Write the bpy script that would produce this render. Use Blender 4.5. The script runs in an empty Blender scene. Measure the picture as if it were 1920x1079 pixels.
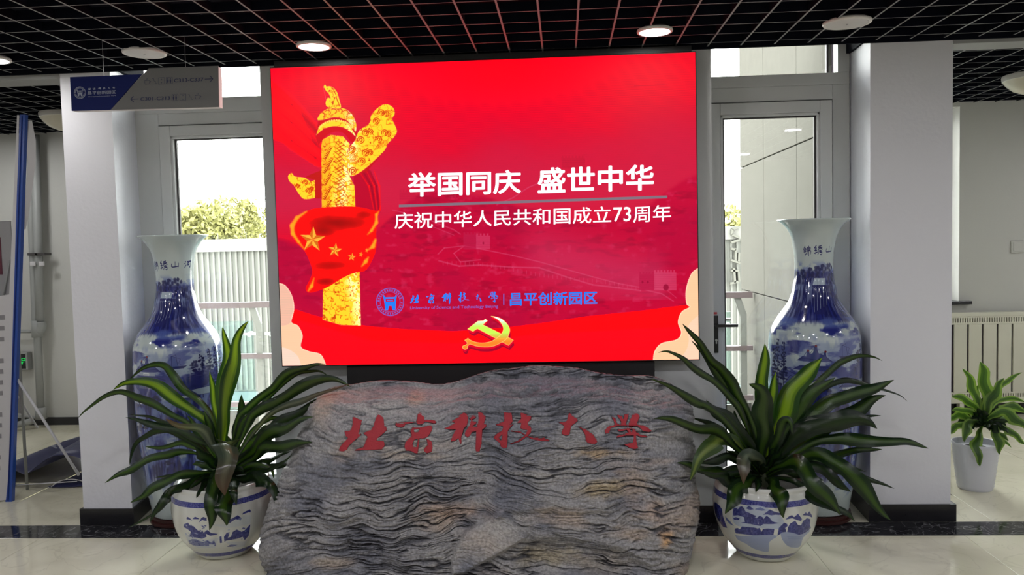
import bpy, bmesh, math, random
import numpy as np
from mathutils import Vector, Matrix
from mathutils.geometry import tessellate_polygon

sc = bpy.context.scene
COL = sc.collection
PI = math.pi

# ------------------------------------------------------------------ camera
FPX, CX = 1498.41, 12.34
yaw, pitch, roll, CAMZ = 0.0576, 0.0552, -0.0243, 1.649
_cy, _sy = math.cos(yaw), math.sin(yaw)
_w = Vector((-_sy * math.cos(pitch), _cy * math.cos(pitch), -math.sin(pitch)))
_r = Vector((_cy, _sy, 0))
_d = _w.cross(_r)
_c, _s = math.cos(roll), math.sin(roll)
_r, _d = _c * _r - _s * _d, _s * _r + _c * _d
cam_d = bpy.data.cameras.new('camera')
cam = bpy.data.objects.new('camera', cam_d)
COL.objects.link(cam)
m = Matrix.Identity(4)
for i in range(3):
    m[i][0] = _r[i]; m[i][1] = -_d[i]; m[i][2] = -_w[i]
m[2][3] = CAMZ
cam.matrix_world = m
cam_d.sensor_fit = 'HORIZONTAL'
cam_d.sensor_width = 36.0
cam_d.lens = FPX / 1920 * 36.0
cam_d.shift_x = -CX / 1920
cam_d.clip_start = 0.05
cam_d.clip_end = 200
sc.camera = cam

# ------------------------------------------------------------------ world, light, exposure
sc.view_settings.view_transform = 'Standard'
sc.view_settings.look = 'None'
sc.view_settings.exposure = 0.0
sc.view_settings.gamma = 1.0
sc.view_settings.use_curve_mapping = False
SKY = 18.0
world = bpy.data.worlds.new('overcast_sky'); sc.world = world
world.use_nodes = True
wt = world.node_tree; wt.nodes.clear()
wo = wt.nodes.new('ShaderNodeOutputWorld'); wb = wt.nodes.new('ShaderNodeBackground')
wg = wt.nodes.new('ShaderNodeTexCoord'); wx = wt.nodes.new('ShaderNodeSeparateXYZ'); wr = wt.nodes.new('ShaderNodeValToRGB')
wt.links.new(wg.outputs['Generated'], wx.inputs[0]); wt.links.new(wx.outputs[2], wr.inputs[0])
wr.color_ramp.elements[0].position = 0.0; wr.color_ramp.elements[0].color = (1.0, 0.985, 0.95, 1)
wr.color_ramp.elements[1].position = 0.8; wr.color_ramp.elements[1].color = (0.95, 0.98, 1.0, 1)
wt.links.new(wr.outputs[0], wb.inputs[0]); wb.inputs[1].default_value = SKY
wt.links.new(wb.outputs[0], wo.inputs[0])

SCREEN_E = 1.8
LAMP_W = 4.3
CEIL_LIT = [(-1.30, 4.235), (0.49, 4.205), (-3.09, 4.255)]
CEIL_BACK = [(-3.1, 1.9), (-1.3, 1.9), (0.5, 1.9), (2.3, 1.9), (-4.9, 3.0), (4.1, 3.0), (-3.1, -0.3), (-1.3, -0.3), (0.5, -0.3), (2.3, -0.3), (-4.9, 0.6), (4.1, 0.6)]
for k, (lx, ly) in enumerate(CEIL_LIT + CEIL_BACK):
    ld = bpy.data.lights.new('downlight_lamp', 'AREA'); ld.shape = 'DISK'; ld.size = 0.15
    ld.energy = LAMP_W * (1.0 if k < 3 else 3.4)
    ld.color = (1.0, 0.965, 0.93) if k < 3 else (0.97, 0.955, 1.0)
    lo = bpy.data.objects.new('downlight_lamp', ld); COL.objects.link(lo)
    lo.location = (lx, ly, 2.7085)

# ------------------------------------------------------------------ helpers
def at(px, py, Y):
    px = float(px); py = float(py); Y = float(Y)
    v = ((px - 960 - CX) / FPX) * _r + ((py - 539.5) / FPX) * _d + _w
    t = Y / v.y
    return Vector((v.x * t, Y, CAMZ + v.z * t))

def tag(o, label=None, cat=None, group=None, kind=None):
    if label: o['label'] = label
    if cat: o['category'] = cat
    if group: o['group'] = group
    if kind: o['kind'] = kind
    return o

def empty(name, loc=(0, 0, 0), rz=0, **k):
    o = bpy.data.objects.new(name, None); COL.objects.link(o)
    o.location = loc; o.rotation_euler = (0, 0, rz); o.empty_display_size = 0.1
    return tag(o, **k)

def mobj(name, verts, faces, mat=None, parent=None, smooth=False, uv=None, world_coords=False, **k):
    me = bpy.data.meshes.new(name)
    me.from_pydata([tuple(v) for v in verts], [], [tuple(f) for f in faces])
    if mat is not None:
        for mm in (mat if isinstance(mat, (list, tuple)) else [mat]): me.materials.append(mm)
    if smooth: me.polygons.foreach_set('use_smooth', [True] * len(me.polygons))
    if uv is not None:
        l = me.uv_layers.new(name='UVMap')
        vi = np.zeros(len(me.loops), dtype=np.int32); me.loops.foreach_get('vertex_index', vi)
        l.data.foreach_set('uv', np.asarray(uv, dtype=np.float32)[vi].ravel())
    me.update()
    o = bpy.data.objects.new(name, me); COL.objects.link(o)
    if parent is not None:
        o.parent = parent
        if world_coords:      # vertices were given in world coordinates: bring them into the parent's frame
            mi = Matrix.LocRotScale(parent.location, parent.rotation_euler, None).inverted()
            me.transform(mi)
    return tag(o, **k)

class MB:
    def __init__(s): s.v = []; s.f = []
    def add(s, v, f):
        n = len(s.v); s.v += [tuple(a) for a in v]; s.f += [tuple(i + n for i in q) for q in f]; return s
    def box(s, x0, x1, y0, y1, z0, z1):
        v = [(x, y, z) for z in (z0, z1) for y in (y0, y1) for x in (x0, x1)]
        return s.add(v, [(0, 2, 3, 1), (4, 5, 7, 6), (0, 1, 5, 4), (2, 6, 7, 3), (0, 4, 6, 2), (1, 3, 7, 5)])
    def bbox(s, x0, x1, y0, y1, z0, z1, b=0.004):   # box with bevelled vertical and horizontal edges
        bm = bmesh.new(); bmesh.ops.create_cube(bm, size=1)
        for v in bm.verts:
            v.co = ((x0 + x1) / 2 + v.co.x * (x1 - x0), (y0 + y1) / 2 + v.co.y * (y1 - y0), (z0 + z1) / 2 + v.co.z * (z1 - z0))
        bmesh.ops.bevel(bm, geom=bm.edges[:], offset=b, segments=2, affect='EDGES', profile=0.5)
        bm.verts.index_update()
        s.add([v.co[:] for v in bm.verts], [[v.index for v in f.verts] for f in bm.faces]); bm.free(); return s
    def lathe(s, prof, n=48, c=(0, 0, 0), cap=True):
        v = []; f = []; m_ = len(prof)
        for i in range(n):
            a = 2 * PI * i / n
            for r, z in prof: v.append((c[0] + r * math.sin(a), c[1] - r * math.cos(a), c[2] + z))
        for i in range(n):
            j = (i + 1) % n
            for k in range(m_ - 1): f.append((i * m_ + k, j * m_ + k, j * m_ + k + 1, i * m_ + k + 1))
        if cap:
            if prof[0][0] > 1e-6: f.append(tuple(i * m_ for i in reversed(range(n))))
            if prof[-1][0] > 1e-6: f.append(tuple(i * m_ + m_ - 1 for i in range(n)))
        return s.add(v, f)
    def tube(s, pts, r, n=12, r2=None):
        pts = [Vector(p) for p in pts]; v = []; f = []
        up = Vector((0, 0, 1)); prev = None
        for i, p in enumerate(pts):
            t = (pts[min(i + 1, len(pts) - 1)] - pts[max(i - 1, 0)]).normalized()
            if prev is None:
                a = t.cross(up)
                if a.length < 0.1: a = t.cross(Vector((1, 0, 0)))
                a.normalize()
            else:
                a = (prev - t * prev.dot(t)).normalized()
            prev = a; b = t.cross(a)
            rr = r if r2 is None else r + (r2 - r) * i / (len(pts) - 1)
            for k in range(n):
                q = 2 * PI * k / n; v.append(p + a * (rr * math.cos(q)) + b * (rr * math.sin(q)))
        for i in range(len(pts) - 1):
            for k in range(n):
                k2 = (k + 1) % n
                f.append((i * n + k, i * n + k2, (i + 1) * n + k2, (i + 1) * n + k))
        f.append(tuple(reversed(range(n)))); f.append(tuple((len(pts) - 1) * n + k for k in range(n)))
        return s.add(v, f)
    def build(s, name, mat, parent=None, smooth=False, wc=False, **k):
        return mobj(name, s.v, s.f, mat, parent, smooth, world_coords=wc, **k)

def smooth_angle(o, ang=35):
    me = o.data
    me.polygons.foreach_set('use_smooth', [True] * len(me.polygons))
    me.set_sharp_from_angle(angle=math.radians(ang))
    return o

def prism_xz(polys_holes, y0, y1):
    """polys_holes: list of loops (outer, holes...) of (x, z); extruded between y0 (front) and y1."""
    loops = [[Vector((x, z, 0)) for x, z in l] for l in polys_holes]
    tri = tessellate_polygon(loops)
    flat = [p for l in loops for p in l]; n = len(flat)
    v = [(p.x, y0, p.y) for p in flat] + [(p.x, y1, p.y) for p in flat]
    f = [tuple(t) for t in tri] + [tuple(i + n for i in reversed(t)) for t in tri]
    k = 0
    for l in loops:
        m_ = len(l)
        for i in range(m_): f.append((k + i, k + (i + 1) % m_, k + (i + 1) % m_ + n, k + i + n))
        k += m_
    return v, f

# materials ---------------------------------------------------------------
def newmat(name):
    mt = bpy.data.materials.new(name); mt.use_nodes = True
    nt = mt.node_tree; return mt, nt, nt.nodes['Principled BSDF']

def mat(name, col, rough=0.5, metal=0.0, spec=0.5, var=0.04, scale=6.0, bump=0.0, bscale=80.0, emit=None, es=1.0, coat=0.0):
    """painted / plain surface with a little procedural variation and optional fine relief"""
    mt, nt, p = newmat(name)
    N = nt.nodes; L = nt.links
    geo = N.new('ShaderNodeNewGeometry')
    nz = N.new('ShaderNodeTexNoise'); nz.inputs['Scale'].default_value = scale; nz.inputs['Detail'].default_value = 4
    L.new(geo.outputs['Position'], nz.inputs['Vector'])
    mx = N.new('ShaderNodeMix'); mx.data_type = 'RGBA'
    mx.inputs[6].default_value = (*[c * (1 - var) for c in col], 1); mx.inputs[7].default_value = (*[min(1, c * (1 + var)) for c in col], 1)
    L.new(nz.outputs['Fac'], mx.inputs[0]); L.new(mx.outputs[2], p.inputs['Base Color'])
    p.inputs['Roughness'].default_value = rough; p.inputs['Metallic'].default_value = metal
    p.inputs['Specular IOR Level'].default_value = spec; p.inputs['Coat Weight'].default_value = coat
    p.inputs['Coat Roughness'].default_value = 0.04
    if bump > 0:
        n2 = N.new('ShaderNodeTexNoise'); n2.inputs['Scale'].default_value = bscale; n2.inputs['Detail'].default_value = 5
        L.new(geo.outputs['Position'], n2.inputs['Vector'])
        b = N.new('ShaderNodeBump'); b.inputs['Strength'].default_value = bump; b.inputs['Distance'].default_value = 0.01
        L.new(n2.outputs['Fac'], b.inputs['Height']); L.new(b.outputs[0], p.inputs['Normal'])
    if emit:
        p.inputs['Emission Color'].default_value = (*emit, 1); p.inputs['Emission Strength'].default_value = es
    return mt

def emat(name, col, s=1.0):
    return mat(name, (0.01, 0.01, 0.01), 0.5, emit=col, es=s)

def srgb(r, g, b):
    f = lambda c: (c / 255 / 12.92) if c / 255 <= 0.04045 else ((c / 255 + 0.055) / 1.055) ** 2.4
    return (f(r), f(g), f(b))

M = {}
M['wall'] = mat('white_plaster', (0.70, 0.71, 0.70), 0.65, var=0.03, scale=2.5, bump=0.12, bscale=60)
M['pillar'] = mat('pillar_paint', (0.68, 0.685, 0.73), 0.6, var=0.03, scale=2.0, bump=0.15, bscale=45)
M['pier'] = mat('pier_paint', (0.52, 0.535, 0.54), 0.55, var=0.06, scale=3.0, bump=0.1, bscale=50)
M['beam'] = mat('beam_paint', (0.30, 0.305, 0.30), 0.7)
M['backwall'] = mat('old_white_wall', (0.52, 0.52, 0.49), 0.7, var=0.04, scale=1.2, bump=0.1, bscale=40)
M['black_stone'] = mat('black_granite', (0.012, 0.012, 0.015), 0.22, var=0.3, scale=60)
M['pvc'] = mat('white_upvc_frame', (0.55, 0.56, 0.55), 0.4, var=0.02)
M['gasket'] = mat('dark_gasket', (0.05, 0.045, 0.045), 0.6)
M['navy'] = mat('dark_void_paint', (0.002, 0.003, 0.008), 0.8, spec=0.1, var=0.15, scale=3)
M['barlit'] = mat('grid_bar_lit_underside', (0.24, 0.24, 0.245), 0.5, var=0.05)
M['black'] = mat('matt_black', (0.010, 0.010, 0.011), 0.5, var=0.1)
M['handle'] = mat('black_handle', (0.012, 0.012, 0.013), 0.3)
M['steel'] = mat('brushed_steel', (0.55, 0.55, 0.55), 0.3, metal=1.0)
M['rail'] = mat('painted_rail', (0.09, 0.066, 0.066), 0.4)
M['railpost'] = mat('painted_post', (0.13, 0.13, 0.115), 0.4)
M['lampwhite'] = mat('lamp_white', (0.72, 0.70, 0.66), 0.35)
M['lampoff'] = mat('lamp_diffuser_off', (0.66, 0.65, 0.63), 0.4)
M['domeglass'] = mat('dome_opal', (0.62, 0.58, 0.46), 0.25)
M['lampon'] = emat('lamp_diffuser_lit', (1.0, 0.99, 0.97), 12.0)
M['pipe'] = mat('grey_pipe', (0.30, 0.31, 0.30), 0.5)
M['radiator'] = mat('cream_radiator', (0.66, 0.65, 0.54), 0.4)
M['slot'] = mat('dark_slot', (0.03, 0.02, 0.03), 0.7)
M['soil'] = mat('potting_soil', (0.02, 0.014, 0.01), 0.95, var=0.4, scale=60, bump=1.0, bscale=150)
M['wood'] = mat('dark_wood_plinth', (0.045, 0.012, 0.010), 0.35, var=0.3, scale=30)
M['bluealu'] = mat('blue_aluminium', (0.015, 0.06, 0.30), 0.3, var=0.05)
M['board'] = mat('white_board', (0.52, 0.51, 0.52), 0.5)
M['ink'] = mat('grey_ink', (0.22, 0.21, 0.22), 0.6)

def thin_glass(name, tint=(1, 1, 1), refl=0.9):
    mt = bpy.data.materials.new(name); mt.use_nodes = True; nt = mt.node_tree; nt.nodes.clear()
    N = nt.nodes; L = nt.links
    o = N.new('ShaderNodeOutputMaterial'); mx = N.new('ShaderNodeMixShader'); t = N.new('ShaderNodeBsdfTransparent'); g = N.new('ShaderNodeBsdfGlossy')
    fr = N.new('ShaderNodeFresnel'); fr.inputs[0].default_value = 1.5
    mm = N.new('ShaderNodeMath'); mm.operation = 'MULTIPLY'; mm.inputs[1].default_value = refl
    nz = N.new('ShaderNodeTexNoise'); nz.inputs['Scale'].default_value = 2.0
    mc = N.new('ShaderNodeMix'); mc.data_type = 'RGBA'
    mc.inputs[6].default_value = (*[c * 0.97 for c in tint], 1); mc.inputs[7].default_value = (*tint, 1)
    L.new(nz.outputs['Fac'], mc.inputs[0]); L.new(mc.outputs[2], t.inputs[0])
    g.inputs['Roughness'].default_value = 0.01
    L.new(fr.outputs[0], mm.inputs[0]); L.new(mm.outputs[0], mx.inputs[0]); L.new(t.outputs[0], mx.inputs[1]); L.new(g.outputs[0], mx.inputs[2])
    L.new(mx.outputs[0], o.inputs[0]); return mt
M['glass'] = thin_glass('window_glass', (0.97, 0.99, 0.98))
M['railglass'] = thin_glass('railing_glass', (0.82, 0.93, 0.91))

def marble(name, c0, c1, vein, rough, vs=1.0, vein_amt=0.5):
    mt, nt, p = newmat(name); N = nt.nodes; L = nt.links
    geo = N.new('ShaderNodeNewGeometry')
    n1 = N.new('ShaderNodeTexNoise'); n1.inputs['Scale'].default_value = 1.6 * vs; n1.inputs['Detail'].default_value = 6; n1.inputs['Distortion'].default_value = 1.2
    r1 = N.new('ShaderNodeValToRGB'); r1.color_ramp.elements[0].position = 0.35; r1.color_ramp.elements[1].position = 0.68
    r1.color_ramp.elements[0].color = (*c0, 1); r1.color_ramp.elements[1].color = (*c1, 1)
    n2 = N.new('ShaderNodeTexNoise'); n2.inputs['Scale'].default_value = 2.3 * vs; n2.inputs['Detail'].default_value = 5; n2.inputs['Distortion'].default_value = 1.8
    r2 = N.new('ShaderNodeValToRGB'); e = r2.color_ramp.elements
    e[0].position = 0.485; e[0].color = (0, 0, 0, 1); e[1].position = 0.50; e[1].color = (vein_amt,) * 3 + (1,)
    e.new(0.515).color = (0, 0, 0, 1)
    mx = N.new('ShaderNodeMix'); mx.data_type = 'RGBA'; mx.inputs[7].default_value = (*vein, 1)
    L.new(geo.outputs['Position'], n1.inputs['Vector']); L.new(geo.outputs['Position'], n2.inputs['Vector'])
    L.new(n1.outputs['Fac'], r1.inputs[0]); L.new(n2.outputs['Fac'], r2.inputs[0])
    L.new(r2.outputs[0], mx.inputs[0]); L.new(r1.outputs[0], mx.inputs[6]); L.new(mx.outputs[2], p.inputs['Base Color'])
    p.inputs['Roughness'].default_value = rough
    return mt
M['tile'] = marble('cream_marble_tile', (0.64, 0.61, 0.47), (0.76, 0.73, 0.58), (0.46, 0.43, 0.33), 0.07, 1.0, 0.35)
M['blackmarble'] = marble('black_marble', (0.010, 0.010, 0.013), (0.030, 0.030, 0.034), (0.35, 0.35, 0.36), 0.09, 3.0, 0.5)
M['grout'] = mat('grout', (0.16, 0.15, 0.12), 0.8)
M['concrete'] = mat('pale_concrete_panel', (0.076, 0.073, 0.064), 0.8, spec=0.0, var=0.10, scale=9, bump=0.1)

# raster toolkit (flat print) ------------------------------------------------
def vnoise(x, y, seed=0):
    rs = np.random.RandomState(abs(int(seed))); T = rs.rand(256, 256)
    xi = np.floor(x).astype(int); yi = np.floor(y).astype(int); fx = x - xi; fy = y - yi
    fx = fx * fx * (3 - 2 * fx); fy = fy * fy * (3 - 2 * fy)
    a = T[xi & 255, yi & 255]; b = T[(xi + 1) & 255, yi & 255]; c = T[xi & 255, (yi + 1) & 255]; d = T[(xi + 1) & 255, (yi + 1) & 255]
    return (a * (1 - fx) + b * fx) * (1 - fy) + (c * (1 - fx) + d * fx) * fy
def fbm(x, y, seed=0, o=4):
    s = 0; a = 0.5; t = 0
    for k in range(o):
        s = s + a * vnoise(x * 2 ** k + 17 * k, y * 2 ** k + 5 * k, seed + k); t += a; a *= 0.5
    return s / t
def sstep(a, b, x):
    t = np.clip((x - a) / (b - a), 0, 1); return t * t * (3 - 2 * t)

class Raster:
    def __init__(s, w, h, col):
        s.w, s.h = w, h; s.a = np.zeros((h, w, 3)) + np.array(col) / 255.0
        s.Y, s.X = np.mgrid[0:h, 0:w].astype(float)
    def pmask(s, pts):
        P = np.array(pts, float); x0 = max(int(P[:, 0].min()) - 1, 0); x1 = min(int(P[:, 0].max()) + 2, s.w)
        y0 = max(int(P[:, 1].min()) - 1, 0); y1 = min(int(P[:, 1].max()) + 2, s.h)
        if x1 <= x0 or y1 <= y0: return None
        acc = 0
        for oy in (0.25, 0.75):
            Y, X = np.mgrid[y0:y1, x0:x1].astype(float); X += 0.5; Y += oy; ins = np.zeros(X.shape, bool)
            for i in range(len(P)):
                xa, ya = P[i]; xb, yb = P[i - 1]
                if ya == yb: continue
                c = ((ya > Y) != (yb > Y)) & (X < (xb - xa) * (Y - ya) / (yb - ya) + xa); ins ^= c
            acc = acc + ins * 0.5
        return (slice(y0, y1), slice(x0, x1)), acc
    def put(s, sl, mk, col, alpha=1.0):
        mk = (mk * alpha)[..., None]; c = np.array(col, float) / 255.0 if np.ndim(col) == 1 or isinstance(col, tuple) else col[sl] / 255.0
        s.a[sl] = s.a[sl] * (1 - mk) + c * mk
    def poly(s, pts, col, alpha=1.0):
        r = s.pmask(pts)
        if r is not None: s.put(r[0], r[1], col, alpha)
    def line(s, pts, w, col, alpha=1.0, soft=0.7):
        P = np.array(pts, float)
        ws = w if hasattr(w, '__len__') else [w] * len(P)
        for i in range(len(P) - 1):
            a, b = P[i], P[i + 1]; mw = max(ws[i], ws[i + 1]) / 2 + 2 + soft
            x0 = max(int(min(a[0], b[0]) - mw), 0); x1 = min(int(max(a[0], b[0]) + mw) + 1, s.w)
            y0 = max(int(min(a[1], b[1]) - mw), 0); y1 = min(int(max(a[1], b[1]) + mw) + 1, s.h)
            if x1 <= x0 or y1 <= y0: continue
            Y, X = np.mgrid[y0:y1, x0:x1].astype(float); d = b - a; L2 = max(d @ d, 1e-9)
            t = np.clip(((X - a[0]) * d[0] + (Y - a[1]) * d[1]) / L2, 0, 1)
            D = np.hypot(X - a[0] - t * d[0], Y - a[1] - t * d[1]); r = (ws[i] + (ws[i + 1] - ws[i]) * t) / 2
            s.put((slice(y0, y1), slice(x0, x1)), np.clip((r - D) / soft + 0.5, 0, 1), col, alpha)
    def blob(s, cx, cy, rx, ry, col, alpha=1.0, hard=0.5, seed=0, rough=0.0, nf=0.05):
        x0 = max(int(cx - rx * 1.4), 0); x1 = min(int(cx + rx * 1.4) + 1, s.w); y0 = max(int(cy - ry * 1.4), 0); y1 = min(int(cy + ry * 1.4) + 1, s.h)
        if x1 <= x0 or y1 <= y0: return
        Y, X = np.mgrid[y0:y1, x0:x1].astype(float); D = np.hypot((X - cx) / rx, (Y - cy) / ry)
        if rough: D = D + rough * (fbm(X * nf, Y * nf, seed) - 0.5) * 2
        s.put((slice(y0, y1), slice(x0, x1)), 1 - sstep(hard, 1.0, D), col, alpha)
    def image(s, name):
        im = bpy.data.images.new(name, s.w, s.h, alpha=False)
        px = np.ones((s.h, s.w, 4), np.float32); px[..., :3] = np.clip(s.a[::-1], 0, 1)
        im.pixels.foreach_set(px.ravel()); im.update(); im.pack(); return im

def tex_mat(name, im, rough, coat=0.0, emit=0.0, spec=0.5):
    mt, nt, p = newmat(name); N = nt.nodes; L = nt.links
    uv = N.new('ShaderNodeUVMap'); t = N.new('ShaderNodeTexImage'); t.image = im; L.new(uv.outputs[0], t.inputs[0])
    if emit:
        p.inputs['Base Color'].default_value = (0.01, 0.01, 0.01, 1)
        L.new(t.outputs[0], p.inputs['Emission Color']); p.inputs['Emission Strength'].default_value = emit
    else: L.new(t.outputs[0], p.inputs['Base Color'])
    p.inputs['Roughness'].default_value = rough; p.inputs['Coat Weight'].default_value = coat; p.inputs['Coat Roughness'].default_value = 0.02
    p.inputs['Specular IOR Level'].default_value = spec
    return mt

# ------------------------------------------------------------------ setting: floor
XL, XR, YB, YF = -6.6, 5.2, -3.4, 7.4          # room extents
WD = 5.02                                      # door wall plane
fl = MB().box(XL, XR, YB, 5.1, -0.06, -0.004).box(XL, -4.22, 5.1, YF, -0.06, -0.004).box(2.1, XR, 5.1, YF, -0.06, -0.004).build('floor', M['grout'])
tag(fl, 'polished cream marble tiled floor with a black marble strip', kind='structure')
wedge = lambda y: -2.876 - (y - 5.12) * 0.563 if y > 5.12 else -2.876
TS = 0.871; GAP = 0.0012
def tile_mesh(w, d, mt):
    b = MB().bbox(GAP, w - GAP, GAP, d - GAP, -0.004, 0.0, 0.0006)
    me = bpy.data.meshes.new('tile'); me.from_pydata(b.v, [], b.f); me.materials.append(mt); return me
tcache = {}
def put_tile(x, y, w, d, mt, key):
    k = (round(w, 3), round(d, 3), key)
    if k not in tcache: tcache[k] = tile_mesh(w, d, mt)
    o = bpy.data.objects.new('tile', tcache[k]); COL.objects.link(o); o.parent = fl; o.location = (x, y, 0)
x = 2.147 - TS * 10
cols = [x + TS * i for i in range(14)]
for cx0 in cols:
    if cx0 >= XR or cx0 + TS <= XL: continue
    a, b = max(cx0, XL), min(cx0 + TS, XR)
    y1 = 4.403
    while y1 > YB:
        y0 = max(y1 - TS, YB); put_tile(a, y0, b - a, y1 - y0, M['tile'], 't'); y1 -= TS
    put_tile(a, 4.403, b - a, 0.213, M['blackmarble'], 'b')
for i in range(15):
    cx0 = 2.412 - TS * 11 + TS * i
    if cx0 >= XR or cx0 + TS <= XL: continue
    a, b = max(cx0, XL), min(cx0 + TS, XR)
    y0 = 4.616
    while y0 < YF:
        y1 = min(y0 + TS, YF)
        if y0 > 4.7 and not (b <= wedge(y1) or a >= 2.1):   # outside the building between the pillars
            if a < wedge(y1) - .05: put_tile(a, y0, wedge(y1) - a, y1 - y0, M['tile'], 't')
            if b > 2.1: put_tile(2.1, y0, b - 2.1, y1 - y0, M['tile'], 't')
            if y0 < 5.0: pass
        elif y0 > 4.7 or (b <= -2.66 or a >= 1.74): put_tile(a, y0, b - a, y1 - y0, M['tile'], 't')
        else: put_tile(a, y0, b - a, 5.09 - y0, M['tile'], 't')
        y0 = y1

# ------------------------------------------------------------------ ceiling grid
CZ = 2.725; G = 0.1843
ceil = MB().box(XL, XR, YB, 4.62, 2.93, 2.98).box(-2.96, 2.18, 4.62, WD + 0.12, 2.93, 2.98).add([(x_, y_, z_) for z_ in (2.98, 3.03) for x_, y_ in ((XL, 4.62), (-2.876, 4.62), (-2.876, 5.12), (wedge(YF), YF), (XL, YF))], [(4, 3, 2, 1, 0), (5, 6, 7, 8, 9)] + [(i, (i + 1) % 5, (i + 1) % 5 + 5, i + 5) for i in range(5)]).box(2.04, XR, 4.62, YF, 2.98, 3.03).build('ceiling', M['navy'])
tag(ceil, 'dark open-cell grid ceiling above the hall', kind='structure')
def bar_mesh(L, alongx):
    h, w = 0.045, 0.0095 if not alongx else 0.007
    b = MB()
    if alongx: b.box(0, L, -w / 2, w / 2, 0, h)
    else: b.box(-w / 2, w / 2, 0, L, 0, h)
    me = bpy.data.meshes.new('grid_bar'); me.from_pydata(b.v, [], b.f); me.materials.append(M['navy']); me.materials.append(M['barlit'])
    me.polygons[0].material_index = 1  # underside of the bar paler: light from below put into its colour
    return me
bcache = {}
def put_bar(x, y, z, L, alongx):
    k = (round(L, 3), alongx)
    if k not in bcache: bcache[k] = bar_mesh(L, alongx)
    o = bpy.data.objects.new('grid_bar', bcache[k]); COL.objects.link(o); o.parent = ceil; o.location = (x, y, z)
def grid(x0, x1, y0, y1, z, ox, oy, wd=False):
    i = math.ceil((x0 - ox) / G)
    while ox + i * G < x1:
        xx = ox + i * G; ye = min(y1, 5.12 + (-2.90 - xx) / 0.563) if wd else y1
        if ye - y0 > .05: put_bar(xx, y0, z, ye - y0, False)
        i += 1
    j = math.ceil((y0 - oy) / G)
    while oy + j * G < y1:
        yy = oy + j * G; xe = min(x1, wedge(yy)) if wd else x1
        put_bar(x0, yy, z + 0.0015, xe - x0, True); j += 1
grid(XL, XR, -1.2, 4.60, CZ, -0.0943, 3.414)
grid(XL, -2.96, 4.80, YF, 2.80, -0.0943, 3.47, True)
grid(2.19, XR, 4.80, YF, 2.80, -0.02, 3.47)

# ------------------------------------------------------------------ pillars, piers, walls
pl_b = at(278, 700, WD).x; pr_b = at(1593, 700, WD).x
def pillar(name, foot, z1, base_foot, label, mt=M['pillar'], split=None):
    p = empty(name, (0, 0, 0)); tag(p, label, kind='structure')
    n = len(foot)
    v = [(x, y, 0.0) for x, y in foot] + [(x, y, z1) for x, y in foot]
    f = [tuple(range(n - 1, -1, -1)), tuple(range(n, 2 * n))] + [(i, (i + 1) % n, (i + 1) % n + n, i + n) for i in range(n)]
    mobj('shaft', v, f, mt, p)
    v = [(x, y, 0.0) for x, y in base_foot] + [(x, y, 0.10) for x, y in base_foot]
    mobj('skirting', v, f, M['black_stone'], p)
    return p
e = 0.012
pillar('trim_1', [(-2.953, 4.628), (-2.647, 4.628), (pl_b - 0.012, WD + 0.1), (-2.953, WD + 0.1)], 2.93,
       [(-2.972, 4.616), (-2.645 + e, 4.616), (pl_b, WD + .1), (-2.972, WD + 0.1)], 'left white painted pillar with black skirting')
pillar('trim_2', [(1.729, 4.628), (2.178, 4.628), (2.178, WD + 0.1), (pr_b + 0.012, WD + 0.1)], 2.93,
       [(1.717, 4.616), (2.206, 4.616), (2.206, WD + .1), (pr_b, WD + 0.1)], 'right white painted pillar with black skirting')
pillar('trim_3', [(-1.745, 4.622), (0.850, 4.622), (0.850, WD + 0.1), (-1.745, WD + 0.1)], 2.93,
       [(-1.757, 4.610), (0.862, 4.610), (0.862, WD + .1), (-1.757, WD + 0.1)], 'grey-white pier wall behind the red screen', M['pier'])
# side walls of the back rooms, outer walls
tag(mobj('wall_left_return', [(x_, y_, z_) for z_ in (-0.3, 3.03) for x_, y_ in ((-2.953, WD + .1), (-2.80, WD + .1), (-4.22, 7.64), (-4.375, 7.64))], [(3, 2, 1, 0), (4, 5, 6, 7), (0, 1, 5, 4), (1, 2, 6, 5), (2, 3, 7, 6), (3, 0, 4, 7)], M['backwall']), 'side wall behind the left pillar', kind='structure')
tag(MB().box(2.04, 2.178, WD + 0.1, YF, 0, 2.98).build('wall_right_return', M['backwall']), 'side wall behind the right pillar', kind='structure')
wbk = MB().box(XL, -4.25, YF, YF + 0.25, 0, 2.98)
tag(wbk.build('wall_back_left', M['backwall']), 'far grey-white wall of the left corridor', kind='structure')
jx = 3.545
wbr = MB().box(jx, XR, YF, YF + 0.3, 0, 2.98).box(2.04, jx, YF, YF + 0.3, 0, 1.03).box(2.04, jx, YF, YF + 0.3, 2.77, 2.98)
tag(wbr.build('wall_back_right', M['backwall']), 'far grey-white wall of the right corridor', kind='structure')
w1 = MB().box(2.25, jx, YF + 0.22, YF + 0.28, 1.03, 1.09).box(2.25, jx, YF + 0.22, YF + 0.28, 2.70, 2.77).box(jx - 0.06, jx, YF + 0.22, YF + 0.28, 1.03, 2.77).build('window_1', M['pvc'])
tag(w1, 'window in the far right wall, mostly hidden by the pillar', kind='structure')
MB().box(2.25, jx - 0.06, YF + 0.245, YF + 0.25, 1.09, 2.70).build('pane', M['glass'], w1)
MB().bbox(2.2, 3.64, YF - 0.05, YF + 0.2, 1.005, 1.035, 0.004).build('sill', M['black_stone'], w1)
tag(MB().box(XL - 0.1, XL, YB, YF + 0.25, 0, 2.98).build('wall_left', M['wall']), 'left side wall of the hall', kind='structure')
tag(MB().box(XR, XR + 0.1, YB, YF + 0.3, 0, 2.98).build('wall_right', M['wall']), 'right side wall of the hall', kind='structure')
tag(MB().box(XL, XR, YB - 0.1, YB, 0, 2.98).build('wall_front', M['wall']), 'wall behind the viewer', kind='structure')
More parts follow.
